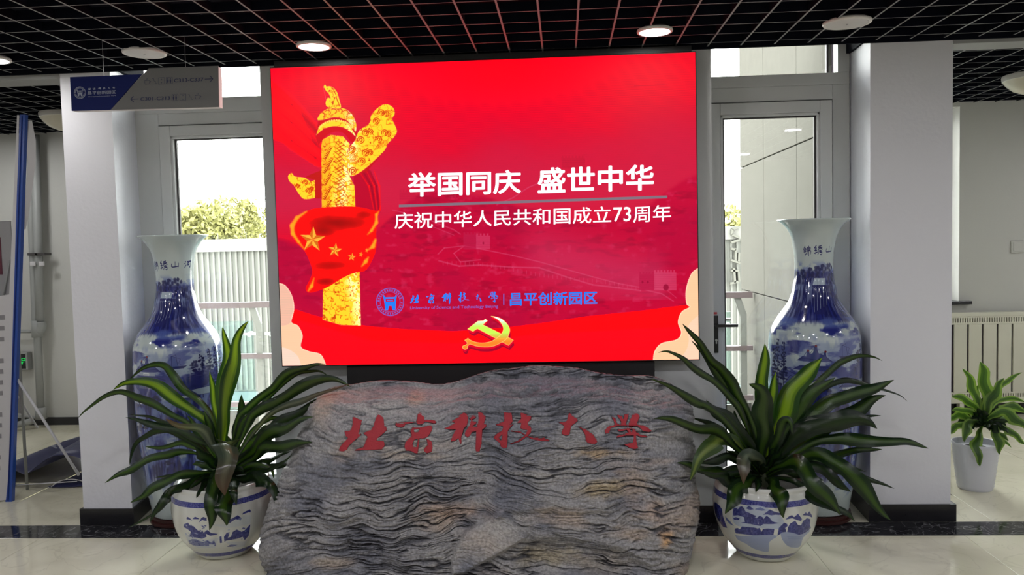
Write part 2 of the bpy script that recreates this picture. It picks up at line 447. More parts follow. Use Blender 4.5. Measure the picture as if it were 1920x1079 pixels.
tag(MB().box(XL, -4.25, YF - 0.015, YF, 0, 0.075).build('baseboard_left', M['black_stone']), 'black skirting of the left corridor', kind='structure')
tag(MB().box(2.178, XR, YF - 0.015, YF, 0, 0.10).build('baseboard_right', M['black_stone']), 'black skirting of the right corridor', kind='structure')
# beams between hall ceiling and corridor ceilings
tag(MB().box(XL, -2.953, 4.622, 4.80, 2.688, 2.98).build('trim_4', M['beam']), 'narrow ceiling beam left of the left pillar', kind='structure')
tag(MB().box(2.178, XR, 4.622, 4.80, 2.695, 2.98).build('trim_5', M['beam']), 'narrow ceiling beam right of the right pillar', kind='structure')
tag(MB().box(XL, XR, 4.598, 4.612, 2.712, 2.93).build('trim_6', M['navy']), 'dark edge strip closing the ceiling grid', kind='structure')

# ------------------------------------------------------------------ doors
def rect_at(x0, y0, x1, y1, Y=WD):
    a = at(x0, y0, Y); b = at(x1, y1, Y); return a.x, b.x, b.z, a.z
def door(n, X0, X1, gx0, gx1, gtop, gbot, frame_out, top_frame, gap, label):
    """X0,X1 outer frame; sash opening; glass gx0..gx1, gbot..gtop"""
    d = empty('door_%d' % n, (0, WD, 0)); tag(d, label, kind='structure')
    Y0, Y1 = -0.02, 0.06
    fx0, fx1, ftop = gap
    ft = top_frame
    b = MB()
    b.bbox(X0, fx0, Y0, Y1, 0, ft, 0.003); b.bbox(fx1, X1, Y0, Y1, 0, ft, 0.003); b.bbox(fx0, fx1, Y0, Y1, ftop, ft, 0.003)
    b.bbox(fx0, fx1, Y0 + 0.02, Y1, 0, 0.03, 0.003)
    b.build('door_frame', M['pvc'], d)
    # dark joint between frame and sash
    g = MB().box(fx0, fx0 + 0.006, 0.0, 0.03, 0.03, ftop).box(fx1 - 0.006, fx1, 0.0, 0.03, 0.03, ftop).box(fx0, fx1, 0.0, 0.03, ftop - 0.006, ftop)
    g.build('joint', M['gasket'], d)
    s = MB(); q = 0.006
    s.bbox(fx0 + q, gx0, -0.035, 0.05, 0.034, ftop - q, 0.004); s.bbox(gx1, fx1 - q, -0.035, 0.05, 0.034, ftop - q, 0.004)
    s.bbox(gx0, gx1, -0.035, 0.05, gtop, ftop - q, 0.004); s.bbox(gx0, gx1, -0.035, 0.05, 0.034, gbot, 0.004)
    sash = s.build('sash', M['pvc'], d)
    t = 0.016
    bd = MB().bbox(gx0, gx0 + t, -0.028, 0.0, gbot, gtop, 0.003).bbox(gx1 - t, gx1, -0.028, 0.0, gbot, gtop, 0.003).bbox(gx0, gx1, -0.028, 0.0, gtop - t, gtop, 0.003).bbox(gx0, gx1, -0.028, 0.0, gbot, gbot + t, 0.003)
    bd.build('glazing_bead', M['pvc'], d)
    gk = MB().box(gx0 + t, gx0 + t + .012, -0.005, 0.012, gbot + t, gtop - t).box(gx1 - t - .012, gx1 - t, -0.005, 0.012, gbot + t, gtop - t).box(gx0 + t, gx1 - t, -0.005, 0.012, gtop - t - .009, gtop - t)
    gk.build('gasket', M['gasket'], d)
    MB().box(gx0 + t, gx1 - t, 0.014, 0.019, gbot + t, gtop - t).build('pane', M['glass'], d)
    return d
zt = lambda z: CAMZ + (z - CAMZ) * WD / 4.95
xt = lambda x_: x_ * WD / 4.95
d1 = door(1, pl_b + 0.004, -1.758, xt(-2.447), xt(-1.80), zt(2.372), 0.18, None, zt(2.515), (xt(-2.523), -1.775, zt(2.442)), 'white framed glass balcony door on the left')
d2 = door(2, 0.855, pr_b - 0.004, xt(0.956), xt(1.545), zt(2.39), 0.18, None, zt(2.552), (0.872, xt(1.622), zt(2.465)), 'white framed glass balcony door on the right')
# handle of door 2
hp = at(1342, 592, WD - 0.04); hq = at(1342, 662, WD - 0.04)
hd = MB().bbox(hp.x - 0.014, hp.x + 0.014, -0.050, -0.035, hq.z, hp.z, 0.003)
hz = at(1342, 610, WD - 0.04).z
hd.tube([(hp.x, -0.05, hz), (hp.x, -0.09, hz)], 0.010)
hd.bbox(hp.x - 0.012, hp.x + 0.125, -0.098, -0.082, hz - 0.009, hz + 0.009, 0.003)
hd.build('handle', M['handle'], d2)
kc = MB(); kz = at(1342, 638, WD - .04).z
kc.lathe([(0.0075, 0), (0.0075, 0.003), (0, 0.003)], 16); kv = [(hp.x + a, -0.0515 - c, kz + b_) for a, b_, c in kc.v]
kc.v = kv; kc.bbox(hp.x - 0.004, hp.x + 0.004, -0.0545, -0.050, kz - 0.022, kz - 0.004, 0.001); kc.build('keyhole', M['steel'], d2)
MB().bbox(hp.x + 0.05, hp.x + 0.115, 0.07, 0.085, hz + 0.012, hz + 0.030, 0.003).tube([(hp.x + .055, 0.04, hz + .02), (hp.x + .055, 0.08, hz + .02)], 0.008).build('outer_handle', M['steel'], d2)
rs_ = at(1338, 590, WD - .04); MB().bbox(rs_.x - 0.005, rs_.x + 0.022, -0.037, -0.034, rs_.z, rs_.z + 0.014, 0.0005).build('sticker', mat('red_sticker', (0.5, 0.05, 0.06), 0.5), d2, label='small red and white sticker above the handle')
# transoms
def transom(n, X0, X1, z0, z1, mull, label):
    w = empty('window_%d' % n, (0, WD, 0)); tag(w, label, kind='structure')
    b = MB().bbox(X0, X1, -0.02, 0.06, z0 - (z0 - z1), z0, 0.003)
    z2 = 2.93
    b.bbox(X0, X0 + 0.035 if n == 3 else X0 + 0.01, -0.02, 0.06, z0, z2, 0.003)
    b.bbox(X1 - 0.07, X1, -0.02, 0.06, z0, z2, 0.003)
    b.build('window_frame', M['pvc'], w)
    for mx_ in mull: MB().box(mx_, mx_ + 0.011, 0.02, 0.05, z0, z2).build('mullion', M['gasket'], w)
    MB().box(X0, X1 - 0.07, 0.03, 0.035, z0, z2).build('pane', M['glass'], w)
transom(2, pl_b + 0.004, -1.758, zt(2.606), zt(2.515), [], 'transom window above the left balcony door')
transom(3, 0.855, pr_b - 0.004, zt(2.622), zt(2.552), [xt(1.601)], 'transom window above the right balcony door')
# dark strip of side reveal above the false ceiling line
tag(MB().box(pr_b - 0.002, 1.727, 4.64, WD, 2.745, 2.93).build('trim_7', M['navy']), 'dark strip at the top of the right reveal', kind='structure')
tag(MB().box(-2.95, 2.17, WD - 0.02, WD + 0.12, 2.93, 3.0).build('trim_8', M['navy']), 'lintel above the balcony doors', kind='structure')

tag(MB().box(-2.648, pl_b - 0.002, 4.64, WD, 2.745, 2.93).build('trim_9', M['navy']), 'dark strip at the top of the left reveal', kind='structure')
# ------------------------------------------------------------------ outside
bal = MB().box(-2.79, 1.66, WD + 0.12, 7.45, -0.22, -0.04).build('balcony_floor', mat('balcony_slab', (0.40, 0.39, 0.36), 0.8), None)
tag(bal, 'pale concrete balcony floor outside the glass doors', kind='structure')
tag(MB().box(-3.95, 1.66, 7.25, 7.45, -0.22, 0.16).build('balcony_kerb', M['concrete']), 'low concrete kerb along the balcony edge', kind='structure')
cw = empty('concrete_wall', (1.66, 0, 0)); tag(cw, 'pale concrete clad wing wall beside the right balcony', kind='structure')
MB().box(0.03, 0.22, WD + 0.12, 7.60, -0.2, 6.0).build('backing', M['slot'], cw)
ys = [WD + 0.13, 5.81, 6.75, 7.63]; zs = [-0.2, 1.166, 2.30, 3.44, 4.6, 6.0]
for a, b in zip(ys[:-1], ys[1:]):
    for c, d in zip(zs[:-1], zs[1:]):
        MB().bbox(0.0, 0.04, a + 0.004, b - 0.004, c + 0.004, d - 0.004, 0.003).build('panel', M['concrete'], cw)
rl = empty('balcony_railing', (0, 7.1, 0)); tag(rl, 'metal balcony railing with glass infill outside the doors', 'railing')
for (za, rr) in ((1.15, 0.026), (0.68, 0.022), (0.24, 0.022)):
    MB().box(-3.86, 1.64, -0.025, 0.025, za - rr, za + rr).build('rail', M['rail'], rl)
for xx in (-2.78, -0.6, 1.57):
    MB().add(*prism_xz([[(xx - .035, -.04), (xx + .02, -.04), (xx + .02, .98), (xx - .03, 1.13), (xx - .09, 1.13), (xx - .035, .96)]], -0.012, 0.012)).build('post', M['railpost'], rl)
for (a, b) in ((-3.75, -2.86), (-2.70, -0.68), (-0.52, 1.46)):
    MB().box(a, b, 0.045, 0.053, 0.17, 1.00).build('glass_panel', M['railglass'], rl)
    for xx in (a + .02, b - .02):
        MB().tube([(xx - .06, 0.03, 0.88), (xx + .06, 0.03, 0.88)], 0.012, 8).tube([(xx, 0.0, 0.88), (xx, 0.06, 0.88)], 0.022, 10).build('clamp', M['steel'], rl)
fb = empty('workshop_building', (0, 20, 0)); tag(fb, 'white ribbed metal building beyond the balcony', 'building')
M['ribwhite'] = mat('white_ribbed_metal', (0.088, 0.090, 0.081), 0.8, spec=0.0, var=0.06)
M['ribcap'] = mat('metal_coping', (0.105, 0.105, 0.096), 0.8, spec=0.0)
MB().box(-13, 7.5, 0.06, 1.8, -2.0, 1.72).build('wall_panel', M['ribwhite'], fb)
r_ = MB()
for i in range(140):
    xx = -12.95 + i * 0.147; r_.box(xx, xx + 0.045, 0.0, 0.07, -1.95, 1.62)
o = r_.build('ribs', M['ribwhite'], fb); tag(o, kind='stuff')
MB().box(-13, 7.5, -0.06, 0.3, 1.62, 1.94).build('coping', M['ribcap'], fb)
MB().box(-13, 7.5, 0.0, 1.8, -8, -2.0).build('lower_wall', mat('teal_glazing', (0.02, 0.037, 0.038), 0.2), fb)
for xx in np.arange(-12.5, 7.4, 0.735):
    MB().box(xx, xx + 0.012, 0.0, 0.012, 1.94, 2.10).build('wire_post', M['gasket'], fb)
# relief characters on the building (only their left parts show)
rc = MB()
q = lambda x_, y_: (at(x_, y_, 19.8).x, at(x_, y_, 19.8).z - 0)
def relief(pts, w):
    for a, b in zip(pts[:-1], pts[1:]):
        A = at(*a, 19.85); B = at(*b, 19.85); dd = (B - A).normalized(); nn = Vector((-dd.z, 0, dd.x)) * w / 2
        c = [A + nn, B + nn, B - nn, A - nn]
        rc.add([(p_.x, -0.18, p_.z) for p_ in c] + [(p_.x, 0.0, p_.z) for p_ in c], [(0, 1, 2, 3), (7, 6, 5, 4), (0, 4, 5, 1), (1, 5, 6, 2), (2, 6, 7, 3), (3, 7, 4, 0)])
relief([(1387, 426), (1373, 430), (1372, 440), (1386, 446)], .05); relief([(1387, 450), (1371, 455)], .05)
relief([(1371, 467), (1380, 468), (1379, 489)], .05); relief([(1371, 488), (1388, 494)], .05); relief([(1386, 474), (1385, 492)], .05)
relief([(1370, 508), (1385, 508)], .05); relief([(1376, 503), (1378, 530)], .05); relief([(1369, 532), (1386, 528), (1385, 510)], .05)
rc.build('raised_characters', mat('raised_letter', (0.066, 0.066, 0.057), 0.8, spec=0.0), fb)

# trees
def leaf_mat(name, c0, c1, rough=0.6, trans=0.25):
    mt, nt, p = newmat(name); N = nt.nodes; L = nt.links
    geo = N.new('ShaderNodeNewGeometry'); nz = N.new('ShaderNodeTexNoise'); nz.inputs['Scale'].default_value = 1.5
    mx = N.new('ShaderNodeMix'); mx.data_type = 'RGBA'; mx.inputs[6].default_value = (*c0, 1); mx.inputs[7].default_value = (*c1, 1)
    L.new(geo.outputs['Position'], nz.inputs['Vector']); L.new(nz.outputs['Fac'], mx.inputs[0]); L.new(mx.outputs[2], p.inputs['Base Color'])
    p.inputs['Roughness'].default_value = rough; p.inputs['Specular IOR Level'].default_value = 0.1; return mt
M['treeleaf'] = leaf_mat('tree_foliage', (0.13, 0.135, 0.035), (0.21, 0.20, 0.08))
M['bark'] = mat('bark', (0.20, 0.17, 0.12), 0.9)
def tree(px, py_top, Y, w, seed, label):
    rnd = np.random.RandomState(seed); top = at(px, py_top, Y); base_z = -8.0
    t = empty('tree', (top.x, Y, base_z)); tag(t, label, 'tree', None)
    H = top.z - base_z
    tr = MB().tube([(0, 0, 0), (0.1, 0, H * .5), (0, 0.1, H * 0.8)], 0.22, 8, 0.06)
    for k in range(6):
        a = rnd.rand() * 6.28; tr.tube([(0, 0, H * (.5 + .06 * k)), (math.cos(a) * w * .3, math.sin(a) * w * .3, H * (.62 + .06 * k))], 0.07, 6, 0.02)
    tr.build('trunk', M['bark'], t)
    n = 5200; C = []
    for k in range(26):
        a = rnd.rand() * 6.28; r = w * .5 * rnd.rand() ** .6; h = H - 0.4 - 2.6 * rnd.rand() - .55 * r * (1 + rnd.rand() * .4)
        C.append((r * math.cos(a), r * math.sin(a), h, .35 + .45 * rnd.rand()))
    C = np.array(C); idx = rnd.randint(0, len(C), n); dirs = rnd.randn(n, 3); dirs /= np.linalg.norm(dirs, axis=1)[:, None]
    P = C[idx, :3] + dirs * (C[idx, 3] * (.55 + .45 * rnd.rand(n)))[:, None]
    A = rnd.randn(n, 3); A /= np.linalg.norm(A, axis=1)[:, None]; B = np.cross(A, rnd.randn(n, 3)); B /= np.linalg.norm(B, axis=1)[:, None]
    s = 0.07 + .06 * rnd.rand(n)[:, None]
    V = np.concatenate([P - A * s, P + B * s * .5, P + A * s, P - B * s * .5], 1).reshape(-1, 3)
    F = np.arange(n * 4).reshape(-1, 4)
    mobj('crown', V.tolist(), F.tolist(), M['treeleaf'], t)
tree(345, 368, 24, 1.5, 1, 'lowest tree, just inside the left door frame')
tree(390, 347, 28, 1.9, 2, 'tree with the tallest crown near the middle of the left door view')
tree(436, 351, 32, 2.3, 3, 'broad tree right of the middle in the left door view')
tree(488, 355, 36, 2.6, 4, 'farthest tree at the right of the left door view, beside the screen pier')
tree(1372, 358, 27, 2.2, 6, 'tree seen through the right door above the ribbed building')
gr = MB().box(-60, 60, 7, 90, -8.2, -8.0).build('ground', mat('yard_ground', (0.30, 0.30, 0.27), 0.9)); tag(gr, 'yard far below the balcony', kind='structure')
# ------------------------------------------------------------------ LED screen
SX0, SX1, SZ0, SZ1, SY = -1.6355, 0.743, 0.975, 2.6735, 4.5
scr = empty('led_screen', (0, SY, 0)); tag(scr, 'large red LED screen showing a golden column, white Chinese headline and party emblem', 'screen')
MB().bbox(SX0 - 0.006, SX1 + 0.006, 0.003, 0.118, SZ0 - 0.006, SZ1 + 0.006, 0.002).build('housing', M['black'], scr)
MB().box(SX0 + 0.02, SX1 - 0.02, 0.0, 0.10, SZ1 + 0.006, 2.711).build('top_cover', M['black'], scr)
RW, RH = 1600, 1140
Q = np.array([(505, 129), (1304, 97), (1310, 675), (532, 686)], float)
def homog(src, dst):
    A = []; b = []
    for (x, y), (u, v) in zip(src, dst):
        A.append([x, y, 1, 0, 0, 0, -u * x, -u * y]); b.append(u); A.append([0, 0, 0, x, y, 1, -v * x, -v * y]); b.append(v)
    h = np.linalg.solve(np.array(A), np.array(b)); return np.append(h, 1).reshape(3, 3)
HM = homog(Q, [(0, 0), (RW, 0), (RW, RH), (0, RH)])
def S(*pts):
    o = []
    for x, y in pts:
        v = HM @ np.array([x, y, 1.0]); o.append((v[0] / v[2], v[1] / v[2]))
    return o
R_ = Raster(RW, RH, (225, 0, 45))
U, V = R_.X / RW, R_.Y / RH
def lerp(a, b, t): return np.array(a) * (1 - t[..., None]) + np.array(b) * t[..., None]
base = lerp((238, 0, 34), (232, 0, 42), sstep(0, .3, V))
base = lerp(base[0, 0], (232, 0, 42), U) * 0 + base
nz1 = fbm(U * 7, V * 7, 3); nz2 = fbm(U * 60, V * 60, 9, 3); nz3 = fbm(U * 26, V * 60, 21, 3)
def mixw(col, w):
    global base
    base = base * (1 - w[..., None]) + np.array(col, float) * w[..., None]
mixw((255, 0, 20), sstep(.55, .0, np.hypot((U - .55) / .6, (V - .0) / .35)) * .8)
mixw((216, 26, 66), sstep(.20, .42, V + .12 * nz1 - .06) * (1 - sstep(.45, .60, V)) * .9)
mixw((220, 30, 70), sstep(.30, .0, np.hypot((U - .17) / .5, (V - .22) / .5)) * .5)
mixw((215, 22, 62), sstep(.75, .95, U) * sstep(.1, .3, V) * (1 - sstep(.5, .6, V)) * .7)
ridge = .47 + .05 * np.sin(U * 9 + 1) + .05 * (fbm(U * 8, U * 0, 5) - .5) - .05 * sstep(.8, 1, U) + .06 * sstep(.35, .2, U)
land = sstep(0, .02, V - ridge)
mixw((203, 0, 52), land * .92)
mixw((160, 0, 42), land * sstep(.52, .75, nz3) * .55)
mixw((222, 45, 92), land * sstep(.60, .85, nz2) * .5)
mixw((185, 0, 55), land * sstep(.45, .7, nz1) * .5)
mixw((212, 60, 100), sstep(.16, .0, np.abs((V - .70) - (U - .72) * .35 + .02)) * sstep(.55, .65, U) * (1 - sstep(.9, .95, U)) * land * .55 * (V < .80))
R_.a = base / 255.0
# great wall traces
wc = (222, 70, 110)
for pts, w in (([(820, 478), (832, 466), (870, 462), (900, 468), (960, 480), (1010, 492), (1060, 506), (1110, 520), (1160, 533), (1200, 540)], 3),
               ([(822, 490), (860, 500), (900, 498), (960, 502), (1010, 503), (1060, 520), (1110, 535), (1160, 541), (1200, 546)], 4),
               ([(870, 462), (850, 476), (862, 492), (900, 488)], 3), ([(735, 395), (790, 408), (850, 432), (862, 440)], 3),
               ([(740, 404), (790, 418), (850, 442)], 2), ([(1210, 545), (1240, 552), (1262, 566)], 3), ([(1216, 540), (1250, 545), (1268, 560)], 2),
               ([(930, 385), (960, 372), (990, 352), (1020, 340)], 3)):
    R_.line(S(*pts), [w * 1.4] * len(pts), wc, .6, 2)
for i in range(46):
    t = i / 45; x_ = 830 + t * 370; y_ = 492 + 50 * t ** 1.4 - 3 * math.sin(t * 9)
    R_.line(S((x_, y_), (x_, y_ + 6)), 2.5, wc, .5)
def tower(x, y, w, h, col, al):
    R_.poly(S((x, y), (x + w, y), (x + w, y + h), (x, y + h)), col, al)
    k = max(3, int(w / 6))
    for i in range(k):
        a = x + i * w / k; R_.poly(S((a, y - 4), (a + w / k * .55, y - 4), (a + w / k * .55, y), (a, y)), col, al)
    for j in range(1, int(h / 4)):
        R_.line(S((x, y + j * 4), (x + w, y + j * 4)), 1, (170, 0, 55), .35)
tower(868, 441, 26, 28, (196, 20, 70), .7); tower(892, 443, 26, 26, wc, .6); tower(1198, 515, 30, 30, (196, 20, 70), .9); tower(1226, 512, 42, 34, wc, .65)
R_.blob(*S((1248, 540))[0], 12, 14, (150, 0, 45), .8, .7); tower(1052, 297, 44, 20, (205, 15, 50), .6); tower(748, 361, 30, 16, (205, 15, 60), .6)
for (x_, y_) in ((905, 457), (1204, 530), (1214, 530)): R_.blob(*S((x_, y_))[0], 4, 6, (150, 0, 45), .7, .7)
# red drapes
R_.poly(S((505, 150), (530, 172), (560, 200), (590, 232), (606, 262), (612, 318), (590, 312), (560, 292), (530, 270), (510, 262)), (255, 0, 22), 1)
R_.poly(S((560, 205), (590, 232), (606, 262), (610, 290), (585, 268)), (190, 0, 38), .35)
for i in range(7): R_.line(S((508, 152 + i * 16), (545, 180 + i * 17), (590, 232 + i * 13), (606, 262 + i * 10)), [2, 7, 9, 4], (190, 0, 30) if i % 2 else (255, 20, 30), .35, 7)
R_.poly(S((662, 330), (690, 318), (704, 345), (712, 378), (712, 400), (690, 400), (662, 388)), (200, 0, 40), 1)
for i in range(5): R_.line(S((672 + i * 7, 322), (690 + i * 5, 350), (700 + i * 3, 395)), [3, 6, 4], (255, 10, 20) if i % 2 == 0 else (150, 0, 30), .7, 5)
# ribbon at the bottom
rib = [(553, 580), (590, 592), (632, 602), (690, 612), (760, 618), (850, 622), (940, 616), (1020, 606), (1100, 594), (1200, 584), (1310, 570), (1312, 690), (530, 700)]
R_.poly(S(*rib), (255, 0, 8), 1)
R_.poly(S((560, 600), (700, 640), (850, 644), (1000, 628), (1310, 612), (1312, 690), (530, 700)), (235, 0, 24), .8)
for i in range(8): R_.line(S((560, 615 + i * 10), (720, 632 + i * 7), (1000, 622 + i * 8), (1300, 600 + i * 10)), [6] * 4, (255, 0, 10), .35, 12)
# cream clouds
rs1 = np.random.RandomState(4)
def cloud(pts, col): R_.poly(S(*pts), col, 1)
def curve(pts, n=8):
    P = [np.array(p, float) for p in pts]; o = []
    for i in range(len(P) - 1):
        p0 = P[max(i - 1, 0)]; p1 = P[i]; p2 = P[i + 1]; p3 = P[min(i + 2, len(P) - 1)]
        for k in range(n):
            t = k / n; o.append(tuple(.5 * ((2 * p1) + (-p0 + p2) * t + (2 * p0 - 5 * p1 + 4 * p2 - p3) * t * t + (-p0 + 3 * p1 - 3 * p2 + p3) * t ** 3)))
    o.append(tuple(P[-1])); return o
cloud(curve([(524, 532), (536, 537), (548, 556), (552, 580), (547, 604), (560, 612), (568, 630), (565, 650), (580, 659), (602, 665), (612, 684)]) + [(612, 700), (520, 700)], (240, 214, 172))
cloud(curve([(528, 650), (545, 656), (560, 668), (566, 684)]) + [(566, 700), (525, 700)], (238, 226, 205))
cloud(curve([(527, 612), (545, 606), (552, 580), (548, 556), (536, 537)]) + [(520, 530)], (236, 196, 170))
cloud(curve([(1312, 502), (1296, 515), (1286, 545), (1287, 570), (1293, 577), (1278, 586), (1271, 605), (1277, 625), (1268, 638), (1240, 645), (1227, 660), (1224, 678)]) + [(1224, 700), (1330, 700), (1330, 500)], (240, 214, 165))
cloud(curve([(1312, 590), (1290, 612), (1291, 640), (1285, 660), (1270, 678)]) + [(1270, 700), (1330, 700), (1330, 590)], (240, 222, 190))
R_.line(S(*curve([(524, 532), (536, 537), (548, 556), (552, 580), (547, 604), (560, 612), (568, 630), (565, 650), (580, 659), (602, 665), (612, 684)])), 3, (255, 236, 205), .8, 2)
R_.line(S(*curve([(1312, 502), (1296, 515), (1286, 545), (1287, 570), (1293, 577), (1278, 586), (1271, 605), (1277, 625), (1268, 638), (1240, 645), (1227, 660), (1224, 678)])), 3, (255, 236, 205), .8, 2)
# golden column
cr = lambda x, y: (530 + x / 4.4957, 150 + y / 4.4957)
gold = np.zeros((RH, RW, 3)); g1 = fbm(U * 150, V * 105, 31, 3); g2 = np.abs(fbm(U * 85, V * 62, 41, 3) - .5) * 2
gold[:] = (252, 226, 40)
def gm(col, w):
    global gold
    gold = gold * (1 - w[..., None]) + np.array(col, float) * w[..., None]
gm((244, 250, 205), sstep(.03, .0, np.abs(U - .175 - .02 * np.sin(V * 9))) * .85 * sstep(.35, .5, g1))
gm((232, 120, 10), sstep(.10, .03, g2) * .8); gm((214, 40, 0), sstep(.70, .82, g1) * .8)
def goldpoly(pts, dark=0.0):
    r = R_.pmask(S(*[cr(*p) for p in pts]))
    if r is None: return
    R_.line(S(*[cr(*p) for p in pts + pts[:1]]), 3.5, (225, 60, 70), .7)
    R_.put(r[0], r[1], gold)
    if dark: R_.put(r[0], r[1], (215, 20, 0), dark)
# back dark-red rims
R_.poly(S(*[cr(*p) for p in [(545, 820), (700, 780), (860, 600), (885, 540), (760, 620), (560, 760)]]), (210, 10, 20), .9)
goldpoly(curve([(548, 800), (535, 700), (548, 590), (600, 520), (640, 430), (720, 375), (740, 300), (800, 235), (860, 208), (920, 235), (935, 290), (915, 330), (935, 380), (955, 440), (920, 500), (880, 540), (850, 600), (770, 680), (680, 760), (600, 810), (548, 815)], 4))
goldpoly(curve([(272, 1000), (180, 1010), (130, 960), (95, 900), (55, 860), (42, 820), (70, 790), (100, 820), (180, 830), (230, 860), (268, 850)], 4))
R_.poly(S(*[cr(*p) for p in [(190, 825), (240, 800), (325, 765), (330, 1005), (270, 1005), (270, 850)]]), (205, 20, 15), .95)
for (a, b, r0) in ((820, 280, 26), (860, 290, 24), (780, 350, 26), (690, 450, 26), (730, 440, 22), (650, 510, 28), (850, 450, 26), (880, 460, 22), (800, 505, 26), (690, 620, 26), (730, 615, 22), (660, 690, 28), (585, 770, 28), (580, 590, 24), (185, 870, 20), (215, 940, 22), (120, 900, 16), (240, 920, 16)):
    for rr in (1.0, .45):
        P = [cr(a + r0 * rr * math.cos(t), b + r0 * rr * math.sin(t)) for t in np.linspace(-3.6, 1.6, 14)]
        R_.line(S(*P), [3.2] * 14, (222, 60, 0), .9, 1.5)
for i in range(9): R_.line(S(*[cr(760 + i * 14, 600 - i * 6), cr(800 + i * 10, 540 - i * 4)]), 2, (222, 60, 0), .7)
for i in range(7): R_.line(S(*[cr(550, 610 + i * 14), cr(590, 640 + i * 12), cr(625, 610 + i * 14)]), [2, 2, 2], (222, 90, 0), .7)
goldpoly([(320, 560), (330, 510), (400, 470), (500, 480), (560, 545), (535, 620), (540, 780), (600, 900), (608, 1080), (618, 1200), (330, 1200)])
# column shading towards its left side, scale marks
R_.poly(S(*[cr(*p) for p in [(320, 560), (330, 510), (400, 480), (385, 620), (405, 800), (400, 1080), (330, 1080)]]), (235, 120, 0), .30)
for i in range(34):
    yy = 520 + i * 17; xx = 420 + 50 * ((i * 37) % 5) / 5
    R_.line(S(*[cr(xx, yy), cr(xx + 22, yy + 10), cr(xx + 45, yy - 2), cr(xx + 70, yy + 12)]), [2, 3.5, 3, 2], (214, 70, 0), .75, 1.2)
for i in range(40):
    xx = 335 + (i * 53 % 60); yy = 560 + i * 13
    R_.line(S(*[cr(xx, yy), cr(xx + 12, yy + 10), cr(xx + 22, yy)]), 3, (200, 40, 0), .8, 1.2)
# lower column piece
goldpoly([((606 - 530) * 4.4957, (540 - 150) * 4.4957), ((640 - 530) * 4.4957, (520 - 150) * 4.4957), ((674 - 530) * 4.4957, (510 - 150) * 4.4957), ((677 - 530) * 4.4957, (611 - 150) * 4.4957), ((640 - 530) * 4.4957, (610 - 150) * 4.4957), ((606 - 530) * 4.4957, (600 - 150) * 4.4957)])
# capital
R_.poly(S(*[cr(*p) for p in curve([(268, 480), (285, 400), (320, 290), (440, 235), (560, 290), (612, 390), (610, 490), (575, 530), (500, 450), (400, 450), (320, 520), (300, 560)], 5)]), (222, 0, 22), 1)
goldpoly(curve([(285, 330), (320, 280), (380, 245), (440, 236), (520, 250), (580, 300), (612, 380), (605, 440), (560, 370), (500, 330), (420, 320), (340, 340), (290, 345)], 4), .05)
goldpoly(curve([(275, 470), (300, 410), (350, 370), (430, 345), (520, 365), (575, 420), (608, 480), (560, 440), (500, 405), (420, 395), (340, 415)], 4))
for i in range(18):
    t = i / 17; a = -2.75 + t * 2.3; R_.blob(*S(cr(440 + 150 * math.cos(a), 450 + 105 * math.sin(a)))[0], 5, 5, (250, 230, 90), 1, .6)
for i in range(6):
    t = i / 5; xx, yy = 320 + 250 * t, 300 - 34 * math.sin(t * PI)
    R_.line(S(*[cr(xx + 24 * math.cos(k), yy + 20 * math.sin(k)) for k in np.linspace(-2.6, 1.0, 9)]), 3, (225, 60, 10), .8, 1.5)
# beast on top
goldpoly(curve([(330, 62), (348, 45), (360, 60), (385, 58), (420, 72), (450, 110), (468, 170), (482, 238), (430, 245), (365, 228), (355, 190), (372, 155), (395, 160), (380, 120), (358, 100), (345, 75)], 4))
R_.line(S(*[cr(*p) for p in [(330, 62), (345, 120), (358, 180)]]), 2, (240, 90, 90), .8)
for (xa, ya, xb, yb) in ((420, 90, 440, 130), (440, 140, 455, 190), (430, 150, 415, 200), (400, 70, 420, 80), (455, 180, 470, 225)): R_.line(S(cr(xa, ya), cr(xb, yb)), 3, (220, 60, 0), .9)
# wrapped flag
cs = lambda x, y: (500 + x / 3.3714, 380 + y / 3.3714)
flag = [cs(*p) for p in [(155, 150), (180, 110), (260, 55), (330, 38), (450, 30), (560, 30), (640, 45), (700, 55), (715, 20), (712, 60), (695, 100), (690, 200), (690, 300), (660, 380), (620, 435), (560, 445), (480, 480), (400, 530), (330, 560), (270, 572), (248, 545), (270, 500), (290, 440), (270, 370), (240, 310), (190, 260), (160, 210)]]
R_.poly(S(*curve(flag, 4)), (250, 6, 6), 1)
for (p, rx, ry, al) in (((430, 130), 190, 60, .85), ((350, 180), 90, 50, .7), ((400, 400), 120, 40, .5), ((370, 500), 70, 34, .7), ((610, 80), 60, 30, .5)):
    x_, y_ = S(cs(*p))[0]; R_.blob(x_, y_, rx * .75, ry * .62, (120, 0, 0), al * .75, .0, 7, .18, .02)
for pts, w in (([(250, 60), (190, 100), (160, 150), (165, 200), (200, 250), (240, 300)], [8, 20, 26, 22, 14, 4]), ([(705, 60), (690, 80), (690, 130), (660, 180), (635, 205)], [4, 14, 18, 14, 3]), ([(685, 240), (670, 280), (635, 305)], [16, 22, 4]), ([(640, 350), (625, 375), (600, 405)], [8, 20, 6]), ([(300, 480), (285, 530), (265, 560)], [4, 18, 8])):
    P = S(*[cs(*p) for p in pts]); R_.line(P, [a * .66 for a in w], (255, 170, 30), .95, 8)
def star(cx, cy, r, rot, sq=1.0):
    cx, cy = cs(cx, cy); r /= 3.3714; o = [(cx + r * math.sin(rot + i * PI / 5) * (1 if i % 2 == 0 else .42) * sq, cy - r * math.cos(rot + i * PI / 5) * (1 if i % 2 == 0 else .42)) for i in range(10)]
    for i in range(10):
        R_.poly(S((cx, cy), o[i], o[(i + 1) % 10]), (255, 190, 60) if i % 2 == 0 else (225, 110, 20), 1)
